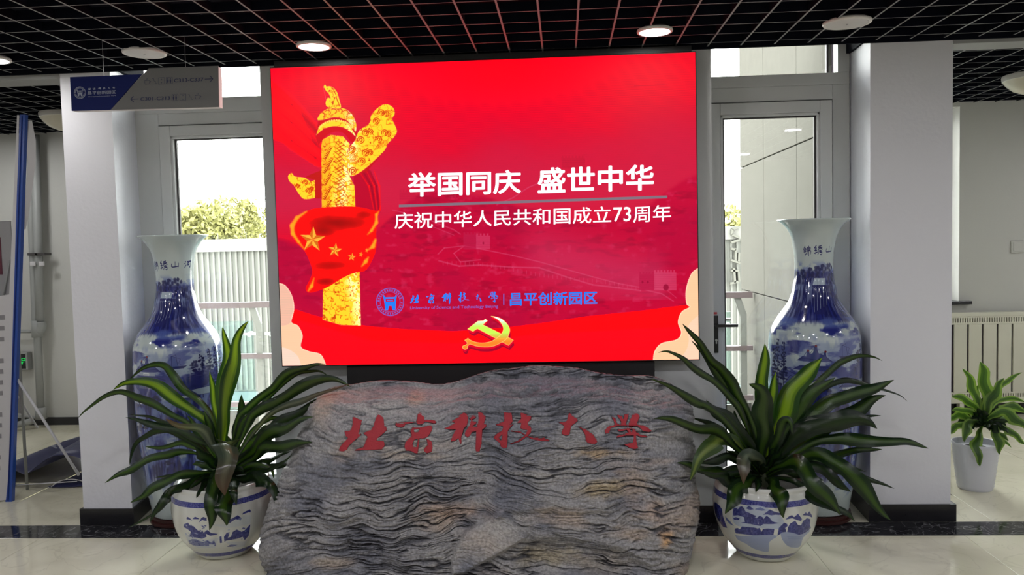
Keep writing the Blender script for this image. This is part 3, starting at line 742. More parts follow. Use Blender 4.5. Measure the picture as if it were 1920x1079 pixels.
star(290, 238, 84, 0.05); star(432, 305, 47, 0.12); star(538, 348, 27, .1); star(595, 332, 18, .2, .8); star(631, 305, 17, .2, .7)
# hammer and sickle
ch = lambda x, y: (850 + x / 10.79, 580 + y / 10.79)
ham = [(285, 405), (490, 245), (600, 238), (640, 205), (685, 235), (590, 318), (965, 505), (1100, 570), (1205, 632), (1110, 735), (975, 665), (860, 600), (480, 398), (392, 455)]
sick = curve([(760, 148), (850, 160), (960, 200), (1050, 270), (1110, 350), (1135, 430), (1110, 530), (1060, 610), (975, 668), (860, 730), (740, 760), (620, 765), (500, 755), (400, 730), (330, 705)], 4) + [(275, 755)] + [(285 - 0 + 0, 770)] + curve([(280, 790), (230, 815), (182, 780), (195, 745), (235, 735)], 3) + [(290, 690), (225, 632), (290, 592)] + curve([(330, 625), (420, 665), (540, 685), (660, 680), (760, 655), (850, 605), (920, 550), (975, 490), (1005, 410), (985, 330), (920, 240), (850, 190), (760, 150)], 4)
def emb(pts, dx, dy, col): R_.poly(S(*[ch(x + dx, y + dy) for x, y in pts]), col, 1)
for k in range(8):
    emb(ham, 4 * k, 14 * k, (178, 0, 38)); emb(sick, 3 * k, 14 * k, (178, 0, 38))
for k in range(5): emb(ham, 0, 14 * k, (232, 0, 40)); emb(sick, 0, 13 * k, (232, 0, 40))
hy0 = S(ch(600, 150))[0][1]; hy1 = S(ch(600, 800))[0][1]; tt = np.clip((R_.Y - hy0) / (hy1 - hy0), 0, 1)
grad = lerp((235, 245, 255), (214, 240, 90), sstep(0.1, .35, tt)); g_ = sstep(.50, .85, tt)[..., None]; grad = grad * (1 - g_) + np.array((255, 140, 40.)) * g_
for P in (ham, sick):
    r = R_.pmask(S(*[ch(*p) for p in P])); R_.put(r[0], r[1], grad)
    R_.line(S(*[ch(*p) for p in P + P[:1]]), 2, (255, 226, 120), .8, 1.2)
# LED module texture and seam
R_.a *= (1 - .035 * ((R_.Y % 4) < 1.2))[..., None]
_lin = np.clip(R_.a, 0, 1) ** 2.2; _lin = np.minimum(1, _lin / SCREEN_E * (1 + (SCREEN_E - 1) * sstep(.75, .98, _lin))); R_.a = _lin ** (1 / 2.2); del _lin
R_.line(S((1188, 161), (1245, 159)), 2, (175, 0, 30), .8)
im = R_.image('screen_picture')
vv = [(SX0, 0, SZ0), (SX1, 0, SZ0), (SX1, 0, SZ1), (SX0, 0, SZ1)]
mobj('display', vv, [(0, 1, 2, 3)], tex_mat('led_display', im, 0.6, emit=SCREEN_E, spec=0.0), scr, uv=[(0, 0), (1, 0), (1, 1), (0, 1)])
del R_, base, gold, nz1, nz2, nz3, U, V, grad, tt

# lettering on the screen --------------------------------------------------
M['ltr_white'] = emat('screen_white', (0.92, 0.94, 1.0), 1.4)
M['ltr_blue'] = emat('screen_blue', (0.0, 0.21, 1.0), 1.0)
M['ltr_blue2'] = emat('screen_blue_soft', (0.16, 0.11, 0.60), 1.0)
M['ltr_grey'] = emat('screen_grey', (0.22, 0.15, 0.20), 1.0)
def text_mesh(txt, offset=0.0, res=3):
    cu = bpy.data.curves.new('txt', 'FONT'); cu.body = txt; cu.size = 1.0; cu.offset = offset; cu.resolution_u = res; cu.fill_mode = 'FRONT'
    o = bpy.data.objects.new('txt', cu); COL.objects.link(o)
    dg = bpy.context.evaluated_depsgraph_get(); me = bpy.data.meshes.new_from_object(o.evaluated_get(dg))
    bpy.data.objects.remove(o); bpy.data.curves.remove(cu)
    v = np.zeros(len(me.vertices) * 3); me.vertices.foreach_get('co', v); v = v.reshape(-1, 3)
    f = [tuple(p.vertices) for p in me.polygons]; bpy.data.meshes.remove(me); return v[:, :2], f
def text_on(name, txt, quad, mt, parent, offset=0.0, y=-0.0015, **k):
    """text fitted to the four corners (x, z) tl, tr, br, bl in the parent's plane"""
    v, f = text_mesh(txt, 0.0)
    if offset:      # embolden by overlapping shifted copies
        n = len(v); sh = [(0, 0), (offset, 0), (-offset, 0), (0, offset), (0, -offset), (offset * .7, offset * .7), (-offset * .7, -offset * .7), (offset * .7, -offset * .7), (-offset * .7, offset * .7)]
        f = [tuple(i + k * n for i in q_) for k in range(len(sh)) for q_ in f]; v = np.concatenate([v + np.array(d_) for d_ in sh])
    lo = v.min(0); hi = v.max(0); t = (v - lo) / (hi - lo)
    tl, tr, br, bl = [np.array(q_) for q_ in quad]
    s, u = t[:, :1], t[:, 1:]
    P = (bl * (1 - s) + br * s) * (1 - u) + (tl * (1 - s) + tr * s) * u
    nc = len(v) // (9 if offset else 1)
    return mobj(name, [(p[0], y - .00006 * (i // nc), p[1]) for i, p in enumerate(P)], f, mt, parent, **k)
def sq_(x0, x1, y0l, y0r, y1l, y1r, Y=SY):
    g = lambda a, b: (at(a, b, Y).x, at(a, b, Y).z)
    return g(x0, y0l), g(x1, y0r), g(x1, y1r), g(x0, y1l)
text_on('headline_lettering', '举国同庆', sq_(765, 977, 324, 318, 370, 363), M['ltr_white'], scr, 0.022)
text_on('headline_lettering', '盛世中华', sq_(1008, 1226, 315, 308, 364, 357), M['ltr_white'], scr, 0.022)
g4 = sq_(748, 1251, 384, 367, 389, 372)
mobj('divider_line', [(g4[i][0], -0.001, g4[i][1]) for i in (3, 2, 1, 0)], [(0, 1, 2, 3)], M['ltr_grey'], scr)
text_on('subtitle_lettering', '庆祝中华人民共和国成立', sq_(740, 1146, 399, 387, 430, 418), M['ltr_white'], scr, 0.006)
text_on('subtitle_lettering', '73', sq_(1150, 1183, 389, 388, 416, 415), M['ltr_white'], scr, 0.006)
text_on('subtitle_lettering', '周年', sq_(1187, 1258, 387, 384, 418, 415), M['ltr_white'], scr, 0.006)
text_on('park_name_lettering', '昌平创新园区', sq_(956, 1120, 549, 546, 574, 571), M['ltr_blue'], scr, 0.018)
text_on('english_lettering', 'University of Science and Technology Beijing', sq_(769, 934, 575, 571.5, 582, 579), M['ltr_blue2'], scr, 0.004)
g4 = sq_(943.5, 945.5, 551, 551, 572, 572); mobj('logo_bar', [(g4[i][0], -0.001, g4[i][1]) for i in (3, 2, 1, 0)], [(0, 1, 2, 3)], M['ltr_blue2'], scr)

# calligraphy (six characters), outlines in crop pixels: outer loops and holes
c7 = lambda L_: [(620 + x / 6.4, 760 + y / 6.4) for x, y in L_]
c8 = lambda L_: [(920 + x / 6.0, 760 + y / 6.0) for x, y in L_]
CAL = [
 [[c7([(260,140),(300,152),(372,180),(360,235),(345,290),(330,350),(372,345),(340,380),(300,415),(255,455),(215,490),(190,540),(160,556),(130,560),(105,555),(95,540),(105,515),(120,490),(165,440),(205,400),(195,385),(180,380),(160,312),(235,305),(255,260),(262,220)])],
  [c7([(565,115),(600,130),(630,150),(636,200),(638,250),(662,260),(672,280),(665,310),(610,360),(560,400),(545,430),(600,428),(632,438),(642,465),(640,500),(610,535),(520,542),(420,545),(265,552),(320,530),(380,510),(410,450),(440,385),(380,335),(430,318),(480,295),(505,260),(520,220),(540,160)])]],
 [[c7([(1050,90),(1080,105),(1110,130),(1125,175),(1180,172),(1240,178),(1270,200),(1260,218),(1240,225),(1180,212),(1130,205),(1095,235),(1050,240),(1025,215),(960,222),(890,235),(880,262),(850,272),(800,270),(772,250),(778,205),(800,215),(820,220),(920,210),(1025,200),(1035,170),(1040,120)])],
  [c7([(960,290),(985,262),(1040,268),(1100,265),(1140,252),(1180,242),(1205,250),(1215,270),(1210,310),(1185,350),(1165,380),(1130,398),(1100,405),(1065,402),(1055,460),(1040,585),(1010,582),(960,555),(900,550),(885,510),(890,460),(920,415),(970,370),(955,330)]),
   c7([(1000,295),(1070,290),(1040,325),(1000,322)]), c7([(975,470),(1000,420),(1046,408),(1030,510),(990,512)])],
  [c7([(1140,400),(1170,412),(1200,430),(1216,470),(1220,520),(1205,570),(1150,582),(1118,560),(1115,530),(1140,500),(1160,480),(1155,430)])]],
 [[c7([(1590,100),(1625,118),(1645,140),(1643,200),(1630,250),(1590,290),(1578,345),(1560,400),(1570,465),(1548,474),(1530,400),(1490,435),(1440,445),(1440,420),(1470,350),(1500,300),(1440,300),(1345,285),(1420,250),(1490,210),(1435,200),(1500,155),(1555,125)])],
  [c7([(1650,155),(1700,128),(1742,135),(1730,165),(1690,178),(1700,190),(1745,200),(1740,232),(1690,262),(1755,260),(1770,180),(1768,88),(1810,105),(1855,130),(1855,170),(1835,225),(1862,230),(1868,250),(1860,270),(1815,300),(1813,380),(1810,460),(1785,560),(1745,565),(1735,530),(1740,430),(1745,320),(1690,330),(1670,370),(1640,392),(1610,370),(1608,335),(1640,290),(1668,230),(1680,180)])]],
 [[c8([(148,82),(190,82),(228,92),(238,130),(240,165),(243,195),(205,235),(240,215),(258,216),(205,275),(190,300),(188,400),(185,480),(150,492),(115,475),(105,435),(60,400),(32,375),(45,345),(85,312),(125,290),(140,240),(65,235),(55,215),(100,200),(152,180)]), c8([(92,372),(130,330),(124,395),(104,398)])],
  [c8([(335,90),(370,100),(400,115),(455,135),(450,165),(415,200),(420,225),(445,242),(458,270),(450,310),(415,355),(480,375),(600,375),(665,395),(655,410),(560,408),(470,390),(405,358),(320,420),(225,445),(215,435),(300,405),(385,345),(330,315),(225,300),(230,288),(340,305),(395,335),(415,285),(370,280),(330,260),(345,205),(290,205),(345,160),(340,120)])]],
 [[c8([(885,97),(925,120),(975,160),(980,180),(945,210),(905,240),(895,290),(885,340),(845,350),(800,330),(800,300),(830,240),(800,220),(750,190),(840,190),(865,160),(870,120)])],
  [c8([(940,232),(1000,245),(1080,280),(1150,330),(1190,390),(1200,425),(1175,442),(1130,440),(1090,430),(1070,400),(1065,340),(1030,280),(990,250)])]],
 [[c8([(1355,125),(1400,140),(1415,180),(1425,210),(1470,225),(1470,190),(1445,150),(1415,110),(1440,100),(1475,130),(1500,160),(1510,100),(1555,98),(1550,125),(1545,150),(1520,220),(1550,225),(1580,150),(1600,105),(1650,98),(1680,130),(1665,170),(1645,215),(1720,230),(1770,250),(1800,275),(1820,300),(1780,312),(1720,300),(1690,270),(1660,248),(1560,240),(1440,240),(1350,262),(1330,320),(1290,325),(1282,290),(1305,260),(1340,235),(1400,225),(1385,180)])],
  [c8([(1430,285),(1500,265),(1550,258),(1600,256),(1640,285),(1635,315),(1690,335),(1765,345),(1770,365),(1700,368),(1640,345),(1640,380),(1645,420),(1660,490),(1625,505),(1560,485),(1505,450),(1600,435),(1610,390),(1615,350),(1530,350),(1430,370),(1405,355),(1480,335),(1560,315),(1530,285),(1450,305)]), c8([(1568,282),(1602,278),(1598,300),(1578,302)])]],
]
def inset_ok(l): return l
def call_mesh(k, tgt, y0, y1):
    """character k's outline mapped from its own box to tgt = (x0, x1, z0, z1)"""
    allp = np.array([p for c in CAL[k] for l in c for p in l]); lo, hi = allp.min(0), allp.max(0)
    b = MB()
    for comp in CAL[k]:
        L_ = [[(tgt[0] + (x - lo[0]) / (hi[0] - lo[0]) * (tgt[1] - tgt[0]), tgt[3] - (y - lo[1]) / (hi[1] - lo[1]) * (tgt[3] - tgt[2])) for x, y in l] for l in comp]
        b.add(*prism_xz(L_, y0, y1))
    return b
LB = [(768.5, 786, 553, 569), (799, 815.5, 551, 569.5), (827.5, 846.5, 549.5, 570.5), (859, 880, 548, 567.5), (892, 903, 552, 566), (916, 934.5, 547.5, 567.5)]
for k, (x0, x1, y0, y1) in enumerate(LB):
    a = at(x0, y0, SY); b = at(x1, y1, SY); call_mesh(k, (a.x, b.x, b.z, a.z), -0.0015, -0.0005).build('university_lettering', M['ltr_blue'], scr)
# seal emblem
def seal(cx, cz, R, mt, mt2, parent, y=-0.0015):
    def ring(r0, r1, n=48):
        return [[(cx + r1 * math.cos(2 * PI * i / n), cz + r1 * math.sin(2 * PI * i / n)) for i in range(n)], [(cx + r0 * math.cos(2 * PI * i / n), cz + r0 * math.sin(2 * PI * i / n)) for i in range(n)]]
    b = MB(); b.add(*prism_xz(ring(R * .94, R), y, y + .001)); b.add(*prism_xz(ring(R * .70, R * .725), y, y + .001))
    n = 30
    for i in range(n):
        if i in (0, 15): continue
        a = 2 * PI * i / n + .1; c, s = math.cos(a), math.sin(a); w = .045 if i > 14 else .06; h = .075
        P = []
        for (u_, v_) in ((-w, -h * .8), (w, -h * .8), (w * .6, 0), (w, h * .8), (-w, h * .8), (-w * .5, 0)):
            rr = .83 + v_; P.append((cx + R * (rr * c - u_ * s), cz + R * (rr * s + u_ * c)))
        b.add(*prism_xz([P], y, y + .001))
    b.build('seal_ring', mt2, parent)
    b = MB(); D = lambda L_: [(cx + R * u_, cz + R * v_) for u_, v_ in L_]
    b.add(*prism_xz([D([(-.50, .42), (-.42, .50), (-.36, .34), (.36, .34), (.42, .50), (.50, .42), (.44, .20), (.38, -.30), (.36, -.58), (.16, -.58), (.10, -.28), (-.10, -.28), (-.16, -.58), (-.36, -.58), (-.38, -.30), (-.44, .20)]), D([(-.32, .22), (-.30, .02), (.30, .02), (.32, .22)])], y, y + .001))
    b.add(*prism_xz([D([(-.22, .15), (.22, .15), (.20, .08), (-.20, .08)])], y, y + .001))
    b.build('seal_vessel', mt, parent)
cc = at(731.5, 566.5, SY); seal(cc.x, cc.z, (at(757.5, 566, SY) - at(705, 566, SY)).length / 2, M['ltr_blue'], M['ltr_blue2'], scr)
# black box under the screen
a = at(652, 700, 4.55); b_ = at(1227, 700, 4.55)
sb = MB().bbox(a.x, b_.x, 4.53, 4.604, 0.74, SZ0 - 0.012, 0.003).build('control_box', M['black']); tag(sb, 'long black box between the red screen and the inscribed rock', 'box')

# ------------------------------------------------------------------ the rock
RO = [(498, 1012), (500, 985), (513, 945), (528, 900), (548, 855), (562, 818), (572, 795), (585, 765), (598, 740), (622, 728), (660, 722), (700, 716), (740, 715), (780, 718), (812, 722), (835, 721), (865, 714), (900, 702), (930, 695), (960, 692), (1000, 687), (1040, 688), (1085, 692), (1120, 700), (1160, 705), (1190, 706), (1215, 706), (1240, 712), (1262, 722), (1283, 745), (1295, 770), (1292, 800), (1298, 840), (1303, 870), (1302, 900), (1310, 935), (1306, 975), (1296, 1005), (1290, 1030), (1284, 1060)]
ym = lambda z: 4.06 + 0.10 * z
def rock_pt(px, py):
    Y = 4.1
    for _ in range(6): p = at(px, py, Y); Y = ym(p.z)
    return (p.x, p.z)
OP = [rock_pt(*p) for p in RO]
OP = [p for p in OP if p[1] > 0.03]
OP = [(OP[0][0] + 0.05, 0.0), (OP[0][0] + 0.012, OP[0][1] * .5)] + OP + [(OP[-1][0] - 0.02, 0.0)]
OPs = [p for p in curve(OP, 5)]
OPa = np.array(OPs)
def dist_exact(x, z):
    d = np.full(x.shape, 9.0)
    for i in range(len(OPa) - 1):
        ax, az = OPa[i]; bx, bz = OPa[i + 1]; dx, dz = bx - ax, bz - az; L2 = max(dx * dx + dz * dz, 1e-12)
        t = np.clip(((x - ax) * dx + (z - az) * dz) / L2, 0, 1); d = np.minimum(d, np.hypot(x - ax - t * dx, z - az - t * dz))
    return d
RR = 0.34
_gx = np.arange(OPa[:, 0].min() - .1, OPa[:, 0].max() + .1, .005); _gz = np.arange(-.1, OPa[:, 1].max() + .1, .005)
_GD = dist_exact(*np.meshgrid(_gx, _gz, indexing='ij'))
def dist_open(x, z):
    a = np.clip((x - _gx[0]) / .005, 0, len(_gx) - 1.001); b = np.clip((z - _gz[0]) / .005, 0, len(_gz) - 1.001)
    i = a.astype(int); j = b.astype(int); fa = a - i; fb = b - j
    return (_GD[i, j] * (1 - fa) + _GD[i + 1, j] * fa) * (1 - fb) + (_GD[i, j + 1] * (1 - fa) + _GD[i + 1, j + 1] * fa) * fb
def bulge(x, z, T):
    s_ = np.clip(dist_open(x, z) / RR, 0, 1); return T * np.sqrt(np.clip(1 - (1 - s_) ** 2.2, 0, 1))
ZBX = [-1.6, -1.2, -.92, -.6, -.37, -.1, .18, .45, .7, 1.0]; ZBZ = [.80, .85, .878, .868, .885, .892, .872, .828, .770, .70]
def front_y(x, z):
    y0 = 4.06 + 0.10 * z - bulge(x, z, 0.30) - 0.05 * np.clip(0.9 - z, 0, 1)
    return np.minimum(y0 + 2.3 * np.clip(z - np.interp(x, ZBX, ZBZ), 0, 1), np.maximum(4.06 + .10 * z, y0))
rc_ = np.array([-0.46, 0.42])
NA, NR = 1150, 250
seg = np.r_[OPa, OPa[:1]]; dl = np.r_[0, np.cumsum(np.hypot(*np.diff(seg, axis=0).T))]
s_ = np.linspace(0, dl[-1], NA, endpoint=False); ox = np.interp(s_, dl, seg[:, 0]); oz = np.interp(s_, dl, seg[:, 1])
t_ = 1 - (1 - np.linspace(0, 1, NR)) ** 1.15
X = rc_[0] + t_[:, None] * (ox - rc_[0])[None]; Z = rc_[1] + t_[:, None] * (oz - rc_[1])[None]
Yf = front_y(X, Z)
NB = 40
tb = np.linspace(0, 1, NB); XB = rc_[0] + tb[:, None] * (ox - rc_[0])[None]; ZB = rc_[1] + tb[:, None] * (oz - rc_[1])[None]
YB_ = ym(ZB) + bulge(XB, ZB, 0.20)
vf = np.stack([X, Yf, Z], -1).reshape(-1, 3); vb = np.stack([XB, YB_, ZB], -1).reshape(-1, 3)
def ringfaces(nr, off, flip):
    i = np.arange(nr - 1)[:, None]; j = np.arange(NA)[None]; j2 = (j + 1) % NA
    a = off + i * NA + j; b = off + i * NA + j2; c = off + (i + 1) * NA + j2; d = off + (i + 1) * NA + j
    F = np.stack([a, b, c, d], -1).reshape(-1, 4); return F[:, ::-1] if flip else F
j = np.arange(NA); j2 = (j + 1) % NA
st = np.stack([(NR - 1) * NA + j, (NR - 1) * NA + j2, NR * NA + (NB - 1) * NA + j2, NR * NA + (NB - 1) * NA + j], -1)
# orientation: outline runs from lower left over the top to lower right
Fc = np.concatenate([ringfaces(NR, 0, False), ringfaces(NB, NR * NA, True), st])
V3 = np.concatenate([vf, vb]); nF = NR * NA
# normals of the smooth base from finite differences
h = 0.004
def base_normal(x, z):
    gx = (front_y(x + h, z) - front_y(x - h, z)) / (2 * h); gz = (front_y(x, z + h) - front_y(x, z - h)) / (2 * h)
    gx = np.clip(gx, -6, 6); gz = np.clip(gz, -6, 6)
    n = np.stack([gx, -np.ones_like(gx), gz], -1); return n / np.linalg.norm(n, axis=-1, keepdims=True)
x_, y_, z_ = vf.T
def n3(px_, py_, sd, o=4): return fbm(px_, py_, sd, o)
wz = z_ + 0.10 * (n3(x_ * 2.2, z_ * 2.2, 60) - .5) * 2 + 0.05 * (n3(x_ * 5 + 3, z_ * 5, 61) - .5) + .55 * (y_ - 3.8) * 0.6
wz = wz + 0.020 * (n3(x_ * 11, z_ * 9, 62, 3) - .5) + 0.05 * np.sin(x_ * 3.1 + 1.0) * (z_ < .6) + .04 * np.exp(-((x_ + .05) ** 2) / .05)
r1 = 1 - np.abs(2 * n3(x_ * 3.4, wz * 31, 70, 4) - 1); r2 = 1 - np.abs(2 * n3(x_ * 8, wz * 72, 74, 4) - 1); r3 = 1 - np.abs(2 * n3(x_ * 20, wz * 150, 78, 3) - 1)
big = n3(x_ * 3 + 9, z_ * 3.4, 80) - .5; mid = n3(x_ * 9, z_ * 11, 84) - .5
fine = n3(x_ * 60, wz * 120, 88, 3) - .5
amp = .55 + .9 * sstep(.35, .65, n3(x_ * 3, z_ * 3, 90, 2))
disp = 0.050 * big + 0.020 * mid + amp * (-0.015 * sstep(.86, 1.0, r1) - 0.007 * sstep(.82, 1, r2) - 0.0035 * sstep(.75, 1, r3)) + 0.006 * fine + .005 * (n3(x_ * 2.6, wz * 26, 70, 3) - .5) * 2
def signed(polypx):
    P = np.array([rock_front(*p) for p in polypx]); ins = np.zeros(x_.shape, bool); d = np.full(x_.shape, 9.0)
    for i in range(len(P)):
        ax, az = P[i - 1]; bx, bz = P[i]
        if az != bz: ins ^= ((az > z_) != (bz > z_)) & (x_ < (bx - ax) * (z_ - az) / (bz - az) + ax)
        dx, dz = bx - ax, bz - az; t = np.clip(((x_ - ax) * dx + (z_ - az) * dz) / (dx * dx + dz * dz + 1e-12), 0, 1)
        d = np.minimum(d, np.hypot(x_ - ax - t * dx, z_ - az - t * dz))
    return np.where(ins, d, -d)
def rock_front(px, py):
    Y = 3.8
    for _ in range(8): p = at(px, py, Y); Y = float(front_y(np.array([p.x]), np.array([p.z]))[0])
    return (p.x, p.z)
kc_ = lambda L_: [(480 + a / 2.2857, 680 + b / 2.2857) for a, b in L_]
FEAT = [([(835, 880), (850, 800), (900, 720), (985, 675), (1055, 640), (1100, 680), (1155, 745), (1080, 800), (1000, 840), (900, 900), (840, 912)], .030, .012),
        ([(985, 500), (1010, 520), (1020, 600), (1060, 590), (1120, 560), (1200, 560), (1300, 540), (1380, 495), (1450, 490), (1550, 510), (1560, 600), (1480, 640), (1300, 640), (1180, 640), (1080, 640), (1020, 660), (985, 600)], .014, .02),
        ([(295, 590), (330, 600), (420, 640), (450, 665), (380, 690), (320, 705), (290, 660)], .020, .02),
        ([(740, 470), (770, 440), (800, 410), (900, 400), (1000, 430), (980, 500), (900, 540), (770, 545)], .010, .02),
        ([(1160, 780), (1300, 760), (1420, 790), (1560, 810), (1650, 860), (1700, 912), (1150, 912), (1130, 830)], -.035, .03),
        ([(1640, 600), (1720, 640), (1790, 700), (1790, 780), (1700, 790), (1640, 700)], .014, .03),
        ([(380, 780), (520, 760), (560, 850), (640, 912), (370, 912)], -.022, .04),
        ([(540, 770), (700, 760), (820, 800), (830, 880), (700, 912), (600, 860)], .012, .03)]
calm0 = 1 - .7 * sstep(-.01, .02, signed(kc_(FEAT[0][0])))
disp = 0.050 * big + (disp - .050 * big) * calm0
for L_, hh, sf in FEAT: disp += 1.5 * hh * sstep(-sf, sf, signed(kc_(L_)) + .02 * mid)
calm = 1 - .65 * sstep(-.01, .02, signed(kc_(FEAT[0][0]))) - .4 * sstep(-.01, .02, signed(kc_(FEAT[2][0])))
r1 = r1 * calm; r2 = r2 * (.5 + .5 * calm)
# vertex colour of the stone: patches, paler crests, darker grooves
col = np.zeros((len(x_), 3)) + np.array((0.125, 0.122, 0.124))
def cm(c, w): 
    global col
    col = col * (1 - w[:, None]) + np.array(c) * w[:, None]
cm((0.070, 0.072, 0.085), sstep(.4, .7, n3(x_ * 4, z_ * 5, 101)))
cm((0.165, 0.16, 0.155), sstep(.5, .8, n3(x_ * 5 + 7, wz * 12, 103)) * .6)
cm((0.19, 0.14, 0.10), sstep(.58, .80, n3(x_ * 3.2, z_ * 6, 105)) * .5)
for (pc, rx, rz, c, w) in (((1460, 390), .13, .03, (.21, .14, .06), .8), ((1480, 540), .13, .05, (.19, .14, .06), .75), ((850, 630), .18, .05, (.24, .16, .11), .6), ((960, 760), .14, .08, (.20, .17, .145), .7), ((1750, 760), .04, .05, (.30, .16, .05), .9), ((1700, 640), .08, .06, (.25, .17, .12), .6), ((1250, 840), .16, .05, (.15, .12, .06), .7), ((640, 400), .2, .025, (.20, .15, .10), .5), ((700, 140), .07, .03, (.22, .12, .07), .5), ((330, 860), .12, .03, (.24, .17, .10), .4), ((1500, 870), .2, .05, (.14, .11, .07), .5)):
    cx_, cz_ = rock_front(*kc_([pc])[0]); cm(c, .75 * w * sstep(1.3, .2, np.hypot((x_ - cx_) / rx, (z_ - cz_) / rz) + .6 * (n3(x_ * 14, z_ * 18, 107) - .5) * 2))
cm((0.30, 0.295, 0.285), np.clip(sstep(.22, .0, r1) * .35 + sstep(.25, .0, r2) * .35 + sstep(.3, 0, r3) * .2, 0, .8))   # paler crests
cm((0.035, 0.035, 0.04), np.clip(sstep(.86, 1.0, r1) * amp * .75 + sstep(.86, 1, r2) * .35, 0, .9))  # darker in the grooves
nrm = base_normal(x_, z_)
# engraved characters: press the surface in under the strokes
def inpoly(P, x, z):
    ins = np.zeros(x.shape, bool)
    for i in range(len(P)):
        ax, az = P[i - 1]; bx, bz = P[i]
        if az != bz: ins ^= ((az > z) != (bz > z)) & (x < (bx - ax) * (z - az) / (bz - az) + ax)
    return ins
CALW = []
eng = np.zeros(x_.shape, bool); near = np.zeros(x_.shape, bool)
def offset_ok(c): return c
for ch_ in CAL:
    cw_ = []
    for comp in ch_:
        cw_.append([[rock_front(*p) for p in l] for l in comp])
    CALW.append(cw_)
bx0 = min(p[0] for c in CALW for q_ in c for l in q_ for p in l) - .05; bx1 = max(p[0] for c in CALW for q_ in c for l in q_ for p in l) + .05
bz0 = min(p[1] for c in CALW for q_ in c for l in q_ for p in l) - .05; bz1 = max(p[1] for c in CALW for q_ in c for l in q_ for p in l) + .05
sel = np.where((x_ > bx0) & (x_ < bx1) & (z_ > bz0) & (z_ < bz1))[0]
for c in CALW:
    for comp in c:
        m_ = inpoly(comp[0], x_[sel], z_[sel])
        for hl in comp[1:]: m_ &= ~inpoly(hl, x_[sel], z_[sel])
        eng[sel] |= m_
soft = np.exp(-((z_ - (bz0 + bz1) / 2) / ((bz1 - bz0) * .75)) ** 4) * (x_ > bx0) * (x_ < bx1)
disp = disp * (1 - .35 * soft)
big_at = lambda x, z: 0.050 * (n3(x * 3 + 9, z * 3.4, 80) - .5) * (1 - .35)
disp = np.where(eng, big_at(x_, z_) - 0.022, disp)
cm((0.22, 0.21, 0.205), (eng * 0).astype(float))
vf2 = vf + nrm * disp[:, None]
V3[:nF] = vf2
# keep the rim of the back shell glued to the displaced front rim
drim = (vf2 - vf).reshape(NR, NA, 3)[-1]
wgt = sstep(.80, 1.0, tb)[:, None, None]
V3[nF:] += (np.broadcast_to(drim[None], (NB, NA, 3)) * wgt).reshape(-1, 3)
V3[:, 2] = np.maximum(V3[:, 2], 0.0)
rock = empty('inscribed_rock', (-0.46, 4.0, 0)); tag(rock, 'wide dark grey rock monument with red carved Chinese calligraphy in front of the screen', 'rock')
V3l = V3 - np.array([-0.46, 4.0, 0])
me = bpy.data.meshes.new('boulder')
me.vertices.add(len(V3l)); me.vertices.foreach_set('co', V3l.astype(np.float32).ravel())
me.loops.add(Fc.size); me.loops.foreach_set('vertex_index', Fc.astype(np.int32).ravel())
me.polygons.add(len(Fc)); me.polygons.foreach_set('loop_start', np.arange(0, Fc.size, 4, dtype=np.int32)); me.polygons.foreach_set('loop_total', np.full(len(Fc), 4, dtype=np.int32))
me.polygons.foreach_set('use_smooth', np.ones(len(Fc), bool)); me.update(calc_edges=True); me.validate()
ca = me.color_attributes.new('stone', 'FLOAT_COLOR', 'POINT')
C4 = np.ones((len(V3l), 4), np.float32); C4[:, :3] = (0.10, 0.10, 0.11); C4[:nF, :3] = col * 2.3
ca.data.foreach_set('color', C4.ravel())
mt, nt, p = newmat('faux_rock'); N = nt.nodes; L = nt.links
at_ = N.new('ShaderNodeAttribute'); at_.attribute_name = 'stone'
geo = N.new('ShaderNodeNewGeometry'); nz = N.new('ShaderNodeTexNoise'); nz.inputs['Scale'].default_value = 90; nz.inputs['Detail'].default_value = 6
L.new(geo.outputs['Position'], nz.inputs['Vector'])
hs = N.new('ShaderNodeMix'); hs.data_type = 'RGBA'; hs.blend_type = 'MULTIPLY'; hs.inputs[0].default_value = 1
rp = N.new('ShaderNodeValToRGB'); rp.color_ramp.elements[0].position = .3; rp.color_ramp.elements[0].color = (.65, .65, .65, 1); rp.color_ramp.elements[1].position = .7; rp.color_ramp.elements[1].color = (1.35, 1.35, 1.35, 1)
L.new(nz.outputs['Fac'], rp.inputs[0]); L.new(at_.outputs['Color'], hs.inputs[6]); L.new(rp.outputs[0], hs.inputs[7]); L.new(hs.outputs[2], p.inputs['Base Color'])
p.inputs['Roughness'].default_value = .55; p.inputs['Specular IOR Level'].default_value = .35
b = N.new('ShaderNodeBump'); b.inputs['Strength'].default_value = .5; b.inputs['Distance'].default_value = .004; L.new(nz.outputs['Fac'], b.inputs['Height']); L.new(b.outputs[0], p.inputs['Normal'])
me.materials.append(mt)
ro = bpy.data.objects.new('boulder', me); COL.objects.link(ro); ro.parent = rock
M['redpaint'] = mat('red_letter_paint', (0.36, 0.012, 0.024), 0.6, var=.12, scale=30, bump=.3, bscale=120)
for c in CALW:
    b = MB()
    for comp in c:
        v_, f_ = prism_xz(comp, 0, 1); n = len(v_) // 2; vv = []
        A = np.array([(q_[0], q_[2]) for q_ in v_[:n]]); yy = front_y(A[:, 0], A[:, 1]); nn = base_normal(A[:, 0], A[:, 1]); bb = big_at(A[:, 0], A[:, 1])
        for off in (-0.010, -0.030):
            for i in range(n): vv.append((A[i, 0] + .46, yy[i] + nn[i, 1] * (bb[i] + off) - 4.0, A[i, 1]))
        b.add(vv, f_)
    b.build('carved_character', M['redpaint'], rock, label='red painted carved character')
del V3, V3l, C4, vf, vf2, disp, nrm, r1, r2, r3, wz
